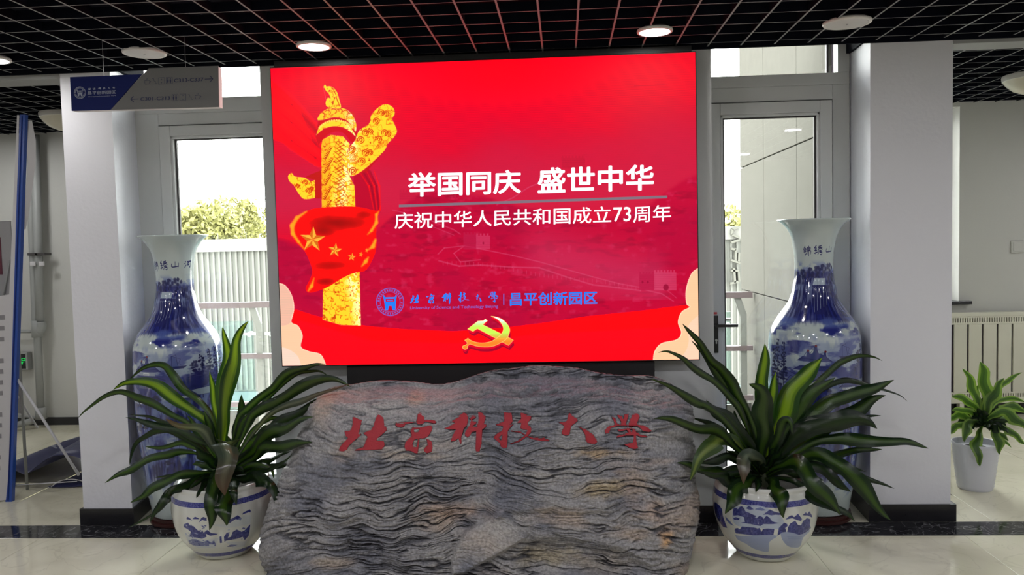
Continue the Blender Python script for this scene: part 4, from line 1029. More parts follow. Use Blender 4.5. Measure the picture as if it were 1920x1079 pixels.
# ------------------------------------------------------------------ porcelain vases
VPROF = [(0.0, 0.045), (0.175, 0.045), (0.186, 0.052), (0.192, 0.075), (0.197, 0.11), (0.213, 0.203), (0.232, 0.366), (0.248, 0.54), (0.258, 0.70), (0.260, 0.827), (0.2605, 0.92), (0.259, 0.99), (0.254, 1.07), (0.241, 1.117), (0.216, 1.164), (0.181, 1.214), (0.149, 1.26), (0.130, 1.308), (0.120, 1.358), (0.111, 1.404), (0.108, 1.45), (0.108, 1.5), (0.111, 1.55), (0.1165, 1.594), (0.126, 1.64), (0.146, 1.687), (0.172, 1.72), (0.196, 1.738), (0.203, 1.745), (0.202, 1.749), (0.196, 1.746), (0.165, 1.72), (0.138, 1.68), (0.115, 1.62), (0.10, 1.5), (0.10, 1.40)]
def crsm(P, n=4): return curve(P, n)
VP = [VPROF[0], VPROF[1]] + crsm(VPROF[2:27], 4) + VPROF[27:]
VW, VH = 1800, 2000
def vr(z): return float(np.interp(z, [b for a, b in VPROF[3:27]], [a for a, b in VPROF[3:27]]))
def RV(px, py):
    z = at(px, py, 4.75).z; t = (py - 411) / 570; ax = 1520 + 8 * t; R = vr(z) * FPX / 4.75
    a = math.asin(max(-0.985, min(0.985, (px - ax) / R))); return (VW / 2 + math.degrees(a) / 360 * VW, (1.749 - z) / 1.749 * VH)
def DZ(deg, z): return (VW / 2 + deg / 360 * VW, (1.749 - z) / 1.749 * VH)
ra = Raster(VW, VH, (182, 193, 192))
zz = 1.749 * (1 - ra.Y / VH); dg = (ra.X / VW - .5) * 360
th = np.radians(dg)
cxn, cyn = np.cos(th) * 2.2 + 10, np.sin(th) * 2.2 + 10
def tn(f, g, sd, o=4): return fbm(dg / 26.0 * f + 40, zz * g + .25 * np.sin(dg / 23.0 + zz * 7), sd, o)
n_c = tn(1.2, 22, 1); n_m = tn(2.5, 9, 2); n_f = tn(9, 40, 3); n_b = tn(.9, 5, 5); n_r = np.abs(tn(5, 9, 7) - .5) * 2
BL = np.array((40, 46, 118)); DK = np.array((28, 30, 78)); LT = np.array((120, 134, 176))
A_ = ra.a * 255
def vm(c, w):
    global A_
    A_ = A_ * (1 - w[..., None]) + np.array(c, float) * w[..., None]
band = lambda a, b, s=.02: sstep(a - s, a + s, zz) * (1 - sstep(b - s, b + s, zz))
# neck: forested crags with a waterfall, shoulder clouds, lake with streaky clouds, lower landscape
vm(LT, band(1.43, 1.50, .02) * sstep(.45, .6, n_c) * .9)
vm(BL, band(1.17, 1.45, .015) * (.55 + .45 * sstep(.3, .6, n_m)))
vm(DK, band(1.36, 1.44, .01) * sstep(.45, .55, n_f) * .8)
vm(LT, band(1.34, 1.375, .008) * sstep(.45, .62, n_c) * .85)
vm(DK, band(1.16, 1.38, .02) * sstep(.35, .05, n_r) * .75)
vm(LT, band(1.16, 1.36, .02) * sstep(.62, .8, n_r) * .6)
vm((70, 86, 150), band(1.13, 1.19, .012) * sstep(.35, .6, n_c) * .9)
vm(BL, band(1.085, 1.14, .012) * sstep(.42, .6, n_c))
vm((205, 214, 212), band(1.055, 1.085, .008) * .6)
vm(BL, band(.97, 1.075, .012) * sstep(.46, .60, n_c) * .9)
vm((120, 134, 178), band(.9, 1.1, .02) * sstep(.3, .5, n_m) * .5)
vm(BL, band(.78, .96, .02) * sstep(.44, .60, n_c) * .85)
vm(BL, (1 - sstep(.80, .88, zz + .08 * (n_b - .5))) * sstep(.22, .34, zz + .25 * (n_b - .5)) * sstep(.30, .44, n_m) * .95)
vm((92, 108, 160), (1 - sstep(.80, .9, zz)) * sstep(.2, .3, zz + .1 * n_b) * sstep(.56, .40, n_m) * sstep(.3, .5, n_c) * .9)
vm(DK, (1 - sstep(.80, .85, zz)) * sstep(.26, .36, zz + .1 * n_b) * sstep(.30, .05, n_r) * sstep(.42, .55, n_m) * .8)
ra.a = A_ / 255
RVs = lambda *p: [RV(*q_) for q_ in p]
# waterfall
ra.poly(RVs((1519, 533), (1548, 533), (1545, 560), (1541, 584), (1524, 584), (1518, 560)), (40, 42, 95), .8)
ra.poly(RVs((1522, 520), (1541, 520), (1541, 532), (1520, 532)), (180, 195, 205), .9)
for i in range(5): ra.line(RVs(*curve([(1520 + i * 4, 537), (1522 + i * 5, 545 - i), (1523 + i * 5.2, 580 - i * 3)], 4)), [3] * 9, (175, 190, 210), .85, 1.5)
for (dx, yy) in ((-26, 512), (-16, 507), (-4, 504), (8, 500), (18, 498), (28, 496)):
    for k in range(5): x_c, y_c = RV(1520 + dx + (k % 3) * 3 - 3, yy + (k // 2) * 5); ra.blob(x_c, y_c, 28, 16, (30, 34, 84), .85, .5, k + int(dx), .5)
# pagoda
PB = (38, 42, 98); PF = (150, 160, 178)
def hall(cx_, cy_, s, full=True):
    P = lambda *q_: RVs(*[(cx_ + a * s, cy_ + b * s) for a, b in q_])
    ra.poly(P((-30, 11), (-20, 2), (-14, 3), (-13, -7), (-9, -7), (-8, -2), (-3, -4), (0, -16), (4, -16), (6, -4), (15, -1), (16, -6), (19, -6), (20, 2), (30, 11), (14, 12), (-14, 12)), (62, 68, 124), 1)
    ra.line(P((-30, 11), (-20, 6), (0, 8), (20, 6), (30, 11)), [3] * 5, PB); ra.line(P((-30, 11), (-18, 2), (-13, -7), (-8, -2), (0, -15), (7, -3), (16, -5), (20, 3), (30, 11)), [2.5] * 9, PB)
    ra.poly(P((-19, 12), (19, 12), (19, 20), (-19, 20)), PF, 1)
    ra.poly(P((-36, 27), (-24, 19), (24, 19), (37, 27), (20, 29), (-20, 29)), (58, 64, 120), 1); ra.line(P((-36, 27), (-22, 21), (22, 21), (37, 27)), [3] * 4, PB)
    for k in range(-5, 6): ra.line(P((k * 3.2, 20), (k * 4.6, 28)), 1.5, PB, .8)
    ra.poly(P((-20, 29), (20, 29), (20, 44), (-20, 44)), (96, 104, 142), 1)
    for k in range(-3, 4): ra.line(P((k * 6, 29), (k * 6, 44)), 2.5, (96, 60, 90), .9)
    ra.poly(P((-7, 14), (7, 14), (7, 18), (-7, 18)), (214, 220, 220), 1); ra.line(P((-6, 16), (6, 16)), 2, PB, .7)
    for a, b in ((2, -17), (-11, -8), (18, -7)): ra.blob(*P((a, b))[0], 9 * s, 9 * s, (110, 40, 50), 1, .6)
hall(1524, 655, .98)
hall(1581, 706, .55)
# boats
def boat(cx_, cy_, s):
    P = lambda *q_: RVs(*[(cx_ + a * s, cy_ + b * s) for a, b in q_])
    ra.poly(P((-12, 0), (13, -1), (9, 4), (-7, 4)), PB, 1); ra.line(P((-6, 0), (-7, -20), (-1, -22), (2, -2)), [2.5] * 4, PB); ra.line(P((-7, -20), (5, -14), (3, -6), (7, -2)), [2] * 4, PB)
boat(1576, 657, 1)
# huts at the left under the trees
for (x_a, y_a) in ((1468, 690), (1480, 702)):
    ra.poly(RVs((x_a - 8, y_a + 8), (x_a + 4, y_a - 8), (x_a + 26, y_a + 2), (x_a + 22, y_a + 9)), (84, 92, 146), 1)
    ra.line(RVs((x_a - 8, y_a + 8), (x_a + 4, y_a - 8), (x_a + 26, y_a + 2)), [3] * 3, PB)
    ra.poly(RVs((x_a - 4, y_a + 9), (x_a + 20, y_a + 9), (x_a + 20, y_a + 26), (x_a - 4, y_a + 26)), (140, 152, 176), 1)
    for k in range(4): ra.line(RVs((x_a - 2 + k * 7, y_a + 10), (x_a - 2 + k * 7, y_a + 26)), 2, PB)
# tall pines: right vase left edge; further round (seen on the left vase, right edge)
def pine(deg, z0, z1, w, sd):
    rn = np.random.RandomState(sd); n = 13; ra.line([DZ(deg, z0), DZ(deg + 1, z1)], 5, DK)
    for k in range(n):
        t = k / (n - 1); z = z0 + (z1 - z0) * (.25 + .75 * t); ww = w * (1.15 - .75 * t)
        for q_ in range(4): x_c, y_c = DZ(deg + (rn.rand() - .5) * 2 * ww, z + (rn.rand() - .5) * .012); ra.blob(x_c, y_c, 4.9 * ww * .6, 9, (26, 30, 76), .85, .4, sd + k, .6)
for d_, a, b, w in ((-50, .72, 1.06, 6), (-40, .78, 1.04, 5), (-57, .65, 1.0, 6), (62, .80, 1.0, 8), (72, .78, 1.03, 7), (84, .80, 1.06, 6), (96, .78, 1.07, 6), (104, .76, 1.03, 8)): pine(d_, a, b, w, int(d_) + 200)
ra.blob(*DZ(74, .90), 130, 90, (40, 46, 110), .75, .5, 8, .5); ra.blob(*DZ(60, .87), 90, 60, (40, 46, 110), .75, .5, 9, .5)
# low boat and jetty seen on the left vase
P = [DZ(56, .835), DZ(100, .85), DZ(90, .80), DZ(66, .80)]; ra.poly(P, (150, 166, 178), .9); ra.line(P + P[:1], [3] * 5, PB)
# cliffs and small trees, lower body
rn = np.random.RandomState(3)
for k in range(26):
    d_ = -180 + k * 13.8 + rn.rand() * 6; z_c = .30 + .38 * rn.rand()
    for q_ in range(5): ra.line(curve([DZ(d_ + q_ * 2.2, z_c + .10 - .015 * q_), DZ(d_ + q_ * 2.4 + 1, z_c + .05), DZ(d_ + q_ * 2.0, z_c - .04 - .01 * q_)], 5), [3, 4, 3, 4, 3, 4, 3, 4, 3, 4, 3], (28, 30, 80) if q_ % 2 else (96, 110, 165), .6, 2)
for k in range(34):
    d_ = -180 + k * 10.6 + rn.rand() * 6; z_c = .36 + .42 * rn.rand(); ra.line([DZ(d_, z_c), DZ(d_ + 1, z_c + .035)], 3, DK)
    for q_ in range(7): x_c, y_c = DZ(d_ + (rn.rand() - .5) * 9, z_c + .03 + rn.rand() * .025); ra.blob(x_c, y_c, 24, 9, (24, 28, 74), .85, .4, k, .6)
# handwritten characters on the neck
def glyph(strokes, d0, z0, w, h, lw=7):
    for st_ in strokes: P = [DZ(d0 + (a - .5) * w, z0 + (.5 - b) * h) for a, b in st_]; ra.line(curve(P, 3) if len(P) > 2 else P, lw, (26, 28, 90), .95, 2)
GJ = [[(.28, .0), (.05, .35)], [(.2, .15), (.42, .3)], [(.1, .42), (.4, .4)], [(.25, .3), (.22, .95), (.4, .8)], [(.08, .62), (.38, .58)], [(.75, 0), (.68, .1)], [(.55, .15), (.9, .12), (.88, .38), (.55, .4), (.55, .15)], [(.55, .27), (.88, .25)], [(.5, .55), (.95, .5), (.92, .85)], [(.52, .55), (.52, .85)], [(.72, .4), (.70, 1.05)]]
GX = [[(.28, 0), (.08, .25), (.3, .28), (.1, .55), (.35, .5)], [(.25, .55), (.2, .9)], [(.05, .85), (.4, .72)], [(.55, .1), (.85, .02)], [(.5, .25), (.95, .2)], [(.72, .08), (.7, .5)], [(.7, .25), (.48, .5)], [(.72, .25), (.98, .42)], [(.55, .6), (.85, .55), (.72, .75), (.95, .72), (.9, 1.0), (.75, .98)], [(.65, .6), (.45, 1.0)]]
GS = [[(.5, .1), (.48, .8)], [(.1, .4), (.12, .82), (.9, .72)], [(.9, .3), (.88, .8)]]
GH = [[(.1, .1), (.2, .2)], [(.02, .4), (.15, .45)], [(.05, .9), (.25, .6)], [(.35, .15), (.98, .08)], [(.85, .1), (.85, .85), (.7, .8)], [(.42, .35), (.45, .6)], [(.42, .35), (.65, .32), (.62, .55), (.45, .58)]]
glyph(GJ, -19, 1.567, 23, .052); glyph(GX, 12, 1.570, 24, .052); glyph(GS, 46, 1.572, 24, .042); glyph(GH, 86, 1.572, 26, .045)
for k in range(3): ra.line([DZ(112 + k * 2, 1.58 - .02 * k), DZ(114 + k * 2, 1.578 - .02 * k)], 5, (26, 28, 90), .8)
vim = ra.image('vase_picture'); vmat = tex_mat('painted_porcelain', vim, 0.10, coat=0.6)
del ra, A_, zz, dg, th, cxn, cyn, n_c, n_m, n_f, n_b, n_r
M['glaze'] = mat('white_glaze', (0.56, 0.62, 0.60), 0.10, var=.02, coat=.5)
def lathe_uv(prof, zlo, zhi, n=96):
    v = []; uv = []; f = []; m_ = len(prof)
    for i in range(n + 1):
        a = -PI + 2 * PI * i / n
        for r, z in prof: v.append((r * math.sin(a), -r * math.cos(a), z)); uv.append((i / n, (z - zlo) / (zhi - zlo)))
    for i in range(n):
        for k in range(m_ - 1): f.append((i * m_ + k, (i + 1) * m_ + k, (i + 1) * m_ + k + 1, i * m_ + k + 1))
    return v, f, uv
vlv, vlf, vluv = lathe_uv(VP, 0, 1.749)
VASE = []
for i, (vx, vy, lab) in enumerate(((-2.372, 4.745, 'tall blue and white painted porcelain floor vase beside the left pillar'), (1.452, 4.745, 'tall blue and white painted porcelain floor vase beside the right pillar'))):
    v = empty('floor_vase', (vx, vy, 0), math.radians(-17)); tag(v, lab, 'vase', 'pair of porcelain floor vases')
    if i == 0:
        b1 = mobj('body', vlv, vlf, [vmat, M['glaze']], v, True, uv=vluv)
        b2 = MB().lathe([(0.0, 0.0), (0.196, 0.0), (0.204, 0.008), (0.204, 0.022), (0.190, 0.026), (0.190, 0.034), (0.198, 0.038), (0.198, 0.0445), (0.0, 0.045)], 64).build('plinth', M['wood'], v); smooth_angle(b2)
        VASE = [b1, b2]
    else:
        for s_b in VASE: c = s_b.copy(); COL.objects.link(c); c.parent = v

# ------------------------------------------------------------------ planter pots
PPROF = [(0.0, 0.0), (0.130, 0.0), (0.140, 0.006), (0.165, 0.035), (0.198, 0.075), (0.228, 0.12), (0.250, 0.175), (0.262, 0.235), (0.265, 0.285), (0.260, 0.335), (0.250, 0.368), (0.243, 0.382), (0.247, 0.392), (0.246, 0.404), (0.236, 0.408), (0.224, 0.402), (0.220, 0.385), (0.225, 0.34)]
PP = [PPROF[0], PPROF[1]] + crsm(PPROF[2:12], 3) + PPROF[12:]
PH = 0.408; QW, QH = 2000, 500
rp_ = Raster(QW, QH, (202, 204, 198))
def DP(deg, z): return (QW / 2 + deg / 360 * QW, (PH - z) / PH * QH)
def RPx(px, py, axis0=(1434, 1434), Yc=4.17, off=0):
    # nearest front surface point of the pot under that pixel
    ax = axis0[0]; Y = Yc - .25
    for _ in range(12):
        p = at(px, py, Y); r = float(np.interp(p.z, [b for a, b in PPROF[2:12]], [a for a, b in PPROF[2:12]]))
        X0 = 1.019 if Yc < 4.2 else -1.892
        dx = p.x - X0; ca_ = Yc - math.sqrt(max(r * r - dx * dx, 1e-4)); Y = .5 * Y + .5 * ca_
    p = at(px, py, Y); a = math.degrees(math.atan2(p.x - X0, Yc - Y)) + (13.8 if Yc < 4.2 else -24.2)
    return DP(a + off, p.z)
# fret bands
for z0, z1 in ((.325, .352), (.030, .055)):
    a = (PH - z1) / PH * QH; b = (PH - z0) / PH * QH
    rp_.poly([(0, a), (QW, a), (QW, b), (0, b)], (54, 58, 128))
    h_ = b - a
    for i in range(120):
        x0 = i * QW / 120; w_ = QW / 120
        for P in ([(x0 + .15 * w_, a + .2 * h_), (x0 + .8 * w_, a + .2 * h_), (x0 + .8 * w_, a + .75 * h_), (x0 + .35 * w_, a + .75 * h_), (x0 + .35 * w_, a + .45 * h_)],): rp_.line(P, 1.6, (128, 134, 176), .7)
def mass(pts, col, sd, sc_=1.0):
    rp_.poly(pts, col, 1)
def hills(L_, f, off=0):
    cz = [f(p) for p in L_]; return cz
m1 = lambda L_: [RPx(1310 + a / 5.424, 880 + b / 5.424) for a, b in L_]
m2 = lambda L_: [RPx(300 + a / 5.423, 880 + b / 5.423, Yc=4.21, off=150) for a, b in L_]
WASH = (140, 152, 184); INK = (52, 58, 122); MIDW = (100, 112, 158)
rp_.poly(m1(curve([(345, 520), (350, 400), (450, 375), (600, 370), (700, 400), (820, 470), (860, 520), (870, 580), (800, 610), (600, 600), (400, 580), (345, 520)], 3)), (168, 178, 198), .9)
rp_.poly(m1(curve([(370, 670), (450, 680), (620, 670), (800, 680), (720, 740), (715, 830), (680, 845), (560, 810), (480, 760), (400, 720), (370, 670)], 3)), WASH, .9)
rp_.poly(m1(curve([(830, 650), (900, 640), (1130, 620), (1060, 700), (1030, 790), (960, 800), (900, 780), (850, 720), (830, 650)], 3)), WASH, .9)
for L_, c in (([(350, 440), (355, 400), (380, 395), (400, 410), (420, 385), (440, 380), (465, 400), (475, 430), (500, 440), (590, 480), (550, 500), (460, 490), (400, 470), (355, 475)], INK),
              ([(480, 400), (510, 375), (530, 385), (560, 410), (520, 415)], INK), ([(570, 410), (600, 395), (630, 390), (690, 420), (640, 425)], MIDW),
              ([(655, 465), (700, 430), (725, 412), (760, 430), (840, 450), (850, 470), (780, 465), (740, 472), (700, 462)], INK),
              ([(430, 545), (470, 540), (460, 480), (500, 450), (540, 470), (590, 500), (620, 475), (650, 490), (660, 510), (690, 475), (720, 495), (750, 535), (820, 550), (760, 560), (660, 560), (630, 580), (590, 575), (530, 560)], INK),
              ([(350, 500), (380, 490), (420, 505), (400, 520), (360, 515)], INK),
              ([(365, 630), (370, 605), (400, 600), (420, 615), (440, 585), (500, 590), (560, 595), (600, 605), (620, 600), (640, 640), (655, 610), (700, 605), (770, 610), (760, 670), (650, 672), (560, 675), (500, 668), (420, 660), (380, 655)], INK),
              ([(800, 680), (815, 600), (840, 575), (870, 545), (900, 560), (905, 580), (880, 600), (890, 640), (850, 645), (830, 660)], INK),
              ([(880, 515), (920, 480), (950, 470), (970, 490), (1010, 455), (1050, 510), (1040, 530), (1000, 520), (950, 500)], INK),
              ([(1055, 470), (1090, 440), (1105, 455), (1125, 430), (1150, 470), (1155, 495), (1110, 475)], INK),
              ([(900, 640), (910, 590), (930, 555), (980, 525), (1010, 570), (1040, 575), (1060, 530), (1100, 500), (1135, 510), (1130, 570), (1140, 600), (1110, 630), (1060, 660), (1020, 670), (960, 650)], INK),
              ([(160, 330), (180, 345), (210, 370), (240, 410), (245, 470), (280, 570), (290, 600), (250, 590), (200, 520), (170, 450)], INK), ([(270, 480), (310, 520), (360, 580), (320, 560), (280, 520)], MIDW)):
    rp_.poly(m1(L_), c, 1)
for i in range(9):
    a = 880 + 100; y_ = 690 + i * 10; rp_.line(m1([(900 + i * 4, y_), (1050 - i * 5, y_)]), 1.5, INK if i < 3 else WASH, .5); rp_.line(m1([(480 + i * 6, y_ + 20), (720 - i * 3, y_ + 20)]), 1.5, (120, 134, 172), .5)
for L_, c in (([(270, 510), (275, 485), (300, 495), (330, 525), (300, 515)], INK), ([(330, 510), (355, 485), (380, 495), (405, 510)], INK), ([(395, 545), (420, 500), (440, 488), (475, 500), (475, 530), (430, 520)], INK),
              ([(240, 590), (240, 565), (285, 545), (310, 580), (340, 580), (380, 620), (420, 640), (430, 620), (445, 650), (480, 620), (520, 650), (590, 660), (570, 670), (510, 680), (470, 660), (475, 690), (430, 710), (350, 695), (300, 690), (315, 640), (280, 610)], INK),
              ([(290, 730), (330, 712), (370, 715), (400, 730), (440, 745), (480, 725), (520, 745), (550, 725), (570, 770), (500, 765), (500, 785), (420, 785), (340, 775), (300, 760)], INK),
              ([(605, 690), (625, 680), (632, 750), (610, 755)], INK), ([(655, 745), (650, 690), (680, 645), (705, 665), (690, 700), (720, 690), (740, 640), (780, 615), (830, 640), (860, 625), (900, 580), (920, 560), (975, 560), (985, 620), (940, 660), (900, 680), (860, 725), (840, 690), (780, 710), (700, 725), (670, 730)], INK),
              ([(685, 540), (690, 510), (730, 505), (790, 470), (830, 500), (820, 525), (770, 510), (710, 550)], INK), ([(830, 465), (850, 440), (910, 412), (965, 440), (900, 440)], INK), ([(970, 475), (990, 450), (1015, 465), (990, 480)], INK),
              ([(1000, 580), (1020, 500), (1050, 460), (1060, 380), (1050, 350), (1100, 340), (1105, 420), (1080, 500), (1050, 560)], INK), ([(680, 790), (720, 768), (790, 772), (740, 790)], INK)):
    rp_.poly(m2(L_), c, 1)
rp_.poly(m2([(480, 560), (700, 600), (960, 540), (1000, 470), (860, 470), (700, 560)]), (182, 192, 200), .5)
for L_ in ([(250, 640), (330, 700), (470, 720), (600, 700), (560, 800), (380, 800), (290, 750)], [(660, 740), (860, 735), (980, 640), (960, 720), (880, 780), (740, 800)]): rp_.poly(m2(L_), (168, 178, 198), .45)
_r2 = random.Random(9)
for _k in range(60):
    a_, b_ = _r2.choice([(_r2.uniform(250, 470), _r2.uniform(570, 700)), (_r2.uniform(660, 980), _r2.uniform(600, 720)), (_r2.uniform(300, 560), _r2.uniform(720, 780))]); q_ = m2([(a_, b_)])[0]; rp_.blob(q_[0], q_[1], 9, 6, (58, 64, 128) if _k % 3 else (150, 158, 188), .8, .4, _k, .4)
# speckle the ink so it reads as printed foliage
nn_ = fbm(rp_.X * .12, rp_.Y * .12, 5, 3); dk = (rp_.a.sum(-1) < 1.05); rp_.a += (dk * (nn_ - .5) * .28)[..., None] * np.array((1, 1, .9))
pim = rp_.image('pot_picture'); pmat = tex_mat('printed_porcelain', pim, 0.10, coat=.5)
del rp_, nn_, dk
plv, plf, pluv = lathe_uv(PP, 0, PH)

# ------------------------------------------------------------------ leaves
def leaf_material(name, edge, mid, stripe_w, rough=0.2, tipcol=None, white=None):
    mt, nt, p = newmat(name); N = nt.nodes; L = nt.links
    uv = N.new('ShaderNodeUVMap'); sx = N.new('ShaderNodeSeparateXYZ'); L.new(uv.outputs[0], sx.inputs[0])
    nz = N.new('ShaderNodeTexNoise'); nz.inputs['Scale'].default_value = 3; nz.inputs['Detail'].default_value = 4
    mp = N.new('ShaderNodeMapping'); mp.inputs['Scale'].default_value = (9, 0.8, 1); L.new(uv.outputs[0], mp.inputs[0]); L.new(mp.outputs[0], nz.inputs['Vector'])
    a = N.new('ShaderNodeMath'); a.operation = 'SUBTRACT'; a.inputs[1].default_value = .5; L.new(sx.outputs[0], a.inputs[0])
    b = N.new('ShaderNodeMath'); b.operation = 'ABSOLUTE'; L.new(a.outputs[0], b.inputs[0])
    c = N.new('ShaderNodeMath'); c.operation = 'MULTIPLY_ADD'; c.inputs[1].default_value = .22; L.new(nz.outputs['Fac'], c.inputs[0]); L.new(b.outputs[0], c.inputs[2])
    r = N.new('ShaderNodeValToRGB'); e_ = r.color_ramp.elements
    e_[0].position = stripe_w - .02; e_[0].color = (*mid, 1); e_[1].position = stripe_w + .16; e_[1].color = (*edge, 1)
    if white: k = e_.new(stripe_w + .30); k.color = (*edge, 1); k = e_.new(stripe_w + .34); k.color = (*white, 1)
    L.new(c.outputs[0], r.inputs[0]); out = r.outputs[0]
    if tipcol:
        rr = N.new('ShaderNodeValToRGB'); rr.color_ramp.elements[0].position = .68; rr.color_ramp.elements[0].color = (0, 0, 0, 1); rr.color_ramp.elements[1].position = 1.0; rr.color_ramp.elements[1].color = (1, 1, 1, 1)
        L.new(sx.outputs[1], rr.inputs[0]); mm = N.new('ShaderNodeMix'); mm.data_type = 'RGBA'; mm.inputs[7].default_value = (*tipcol, 1)
        L.new(rr.outputs[0], mm.inputs[0]); L.new(out, mm.inputs[6]); out = mm.outputs[2]
    L.new(out, p.inputs['Base Color']); p.inputs['Roughness'].default_value = rough; p.inputs['Specular IOR Level'].default_value = .5
    bp = N.new('ShaderNodeBump'); bp.inputs['Strength'].default_value = .35; bp.inputs['Distance'].default_value = .003; L.new(nz.outputs['Fac'], bp.inputs['Height']); L.new(bp.outputs[0], p.inputs['Normal'])
    tr = N.new('ShaderNodeBsdfTranslucent'); ms = N.new('ShaderNodeMixShader'); ms.inputs[0].default_value = .35
    vb_ = N.new('ShaderNodeMix'); vb_.data_type = 'RGBA'; vb_.blend_type = 'MULTIPLY'; vb_.inputs[0].default_value = 1; vb_.inputs[7].default_value = (1, 1, .35, 1)
    L.new(out, vb_.inputs[6]); L.new(vb_.outputs[2], tr.inputs[0]); L.new(p.outputs[0], ms.inputs[1]); L.new(tr.outputs[0], ms.inputs[2])
    L.new(ms.outputs[0], nt.nodes['Material Output'].inputs[0]); return mt
M['leaf'] = leaf_material('striped_leaf', (0.007, 0.022, 0.007), (0.034, 0.078, 0.009), .24)
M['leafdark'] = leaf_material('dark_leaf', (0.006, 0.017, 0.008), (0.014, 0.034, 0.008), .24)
M['leafbright'] = leaf_material('lime_striped_leaf', (0.012, 0.045, 0.006), (0.15, 0.25, 0.010), .25)
M['leafsheenbrown'] = leaf_material('sheen_browning_leaf', (0.05, 0.07, 0.05), (0.13, 0.16, 0.11), .2, .15, (0.10, 0.055, 0.03))  # grey-green imitates a silvery gloss sheen in the colour; tip turns brown
M['leafyellow'] = leaf_material('yellowed_leaf', (0.035, 0.075, 0.015), (0.16, 0.22, 0.04), .2, .35)
M['leafspider'] = leaf_material('white_edged_leaf', (0.04, 0.10, 0.014), (0.012, 0.04, 0.010), .06, .35, None, (0.15, 0.25, 0.05))
M['stem'] = mat('plant_stem', (0.05, 0.06, 0.03), .7)
rl_ = random.Random(11)
def leaf3d(P, W, mt, parent, twist=0.0, blunt=0, fold=.34, wav=.12, label=None):
    """P: world points base to tip; W: full width in metres"""
    C = [Vector(p) for p in curve([tuple(p) for p in P], 6)]; n = len(C)
    L_ = [0.0]
    for i in range(1, n): L_.append(L_[-1] + (C[i] - C[i - 1]).length)
    v = []; uv = []; f = []; org = parent.location; ph = rl_.random() * 6
    for i in range(n):
        t = L_[i] / L_[-1]; T = (C[min(i + 1, n - 1)] - C[max(i - 1, 0)]).normalized(); view = (C[i] - Vector((0, 0, CAMZ))).normalized()
        side = T.cross(view)
        if side.length < .15: side = T.cross(Vector((0, 0, 1)))
        side.normalize(); nr = side.cross(T).normalized()
        a = twist * 1.5 * (.3 + .7 * math.sin(t * 5 + ph)); s_ = side * math.cos(a) + nr * math.sin(a); nn = nr * math.cos(a) - side * math.sin(a)
        w = (.26 + .74 * sstep(.05, .6, t)) * (1 - max(0, (t - .55) / .45) ** (2.2 if not blunt else 6)) ** (.8)
        w = max(float(w), .02) * W / 2 * (1 + wav * math.sin(t * 17 + ph))
        for k, u in enumerate((-1, -.5, 0, .5, 1)):
            q_ = C[i] + side * (.10 * W * math.sin(t * 15 + ph * 2) * min(1, 3 * t)) + s_ * (u * w) + nn * (fold * abs(u) * w + wav * w * math.sin(t * 23 + ph + u) * abs(u))
            v.append(q_ - org); uv.append(((u + 1) / 2, t))
    for i in range(n - 1):
        for k in range(4): f.append((i * 5 + k, i * 5 + k + 1, (i + 1) * 5 + k + 1, (i + 1) * 5 + k))
    o = mobj('leaf', v, f, mt, parent, True, uv=uv)
    if label: o['label'] = label
    return o
def leafpx(pts, w, Yc, dy, parent, mt, twist=.35, yprof=None, blunt=0, label=None):
    pts = pts[::-1]; n = len(pts); P = []
    for i, (a, b) in enumerate(pts):
        t = i / (n - 1); Y = Yc + (yprof[::-1][i] if yprof else dy * math.sin(min(1, t * 1.15) * PI / 2)); P.append(at(a, b, Y))
    return leaf3d(P, w / FPX * Yc * 1.15, mt, parent, twist, blunt, label=label)
def potted(name, loc, Yc, rotz, lab, crown_px, rim_z=.36):
    t = empty(name, loc); tag(t, lab, 'potted plant', 'dracaenas in blue and white pots')
    pot = mobj('pot', plv, plf, [pmat], t, True, uv=pluv); pot.rotation_euler = (0, 0, rotz)
    MB().lathe([(0, .352), (.1, .356), (.2, .35), (.222, .345)][::-1], 40).build('soil', M['soil'], t)
    c = at(crown_px[0], crown_px[1], Yc)
    MB().tube([(0, 0, .34), ((c.x - loc[0]) * .5, 0, .42), (c.x - loc[0], 0, c.z + .05)], .022, 10, .012).tube([(.03, .04, .34), (.05, .05, .46)], .014, 8).build('stem', M['stem'], t)
    return t
PL = potted('potted_dracaena', (-1.892, 4.21, 0), 4.21, math.radians(24.2 - 150), 'dracaena in blue and white pot left of the rock with an upright lime shoot', (424, 890))
PR = potted('potted_dracaena', (1.019, 4.17, 0), 4.17, math.radians(-13.8), 'dracaena in blue and white landscape pot right of the rock, with wide dark spreading leaves', (1428, 890))
Bd, Dk_, Nm, Br, Yl = M['leafbright'], M['leafdark'], M['leaf'], M['leafsheenbrown'], M['leafyellow']
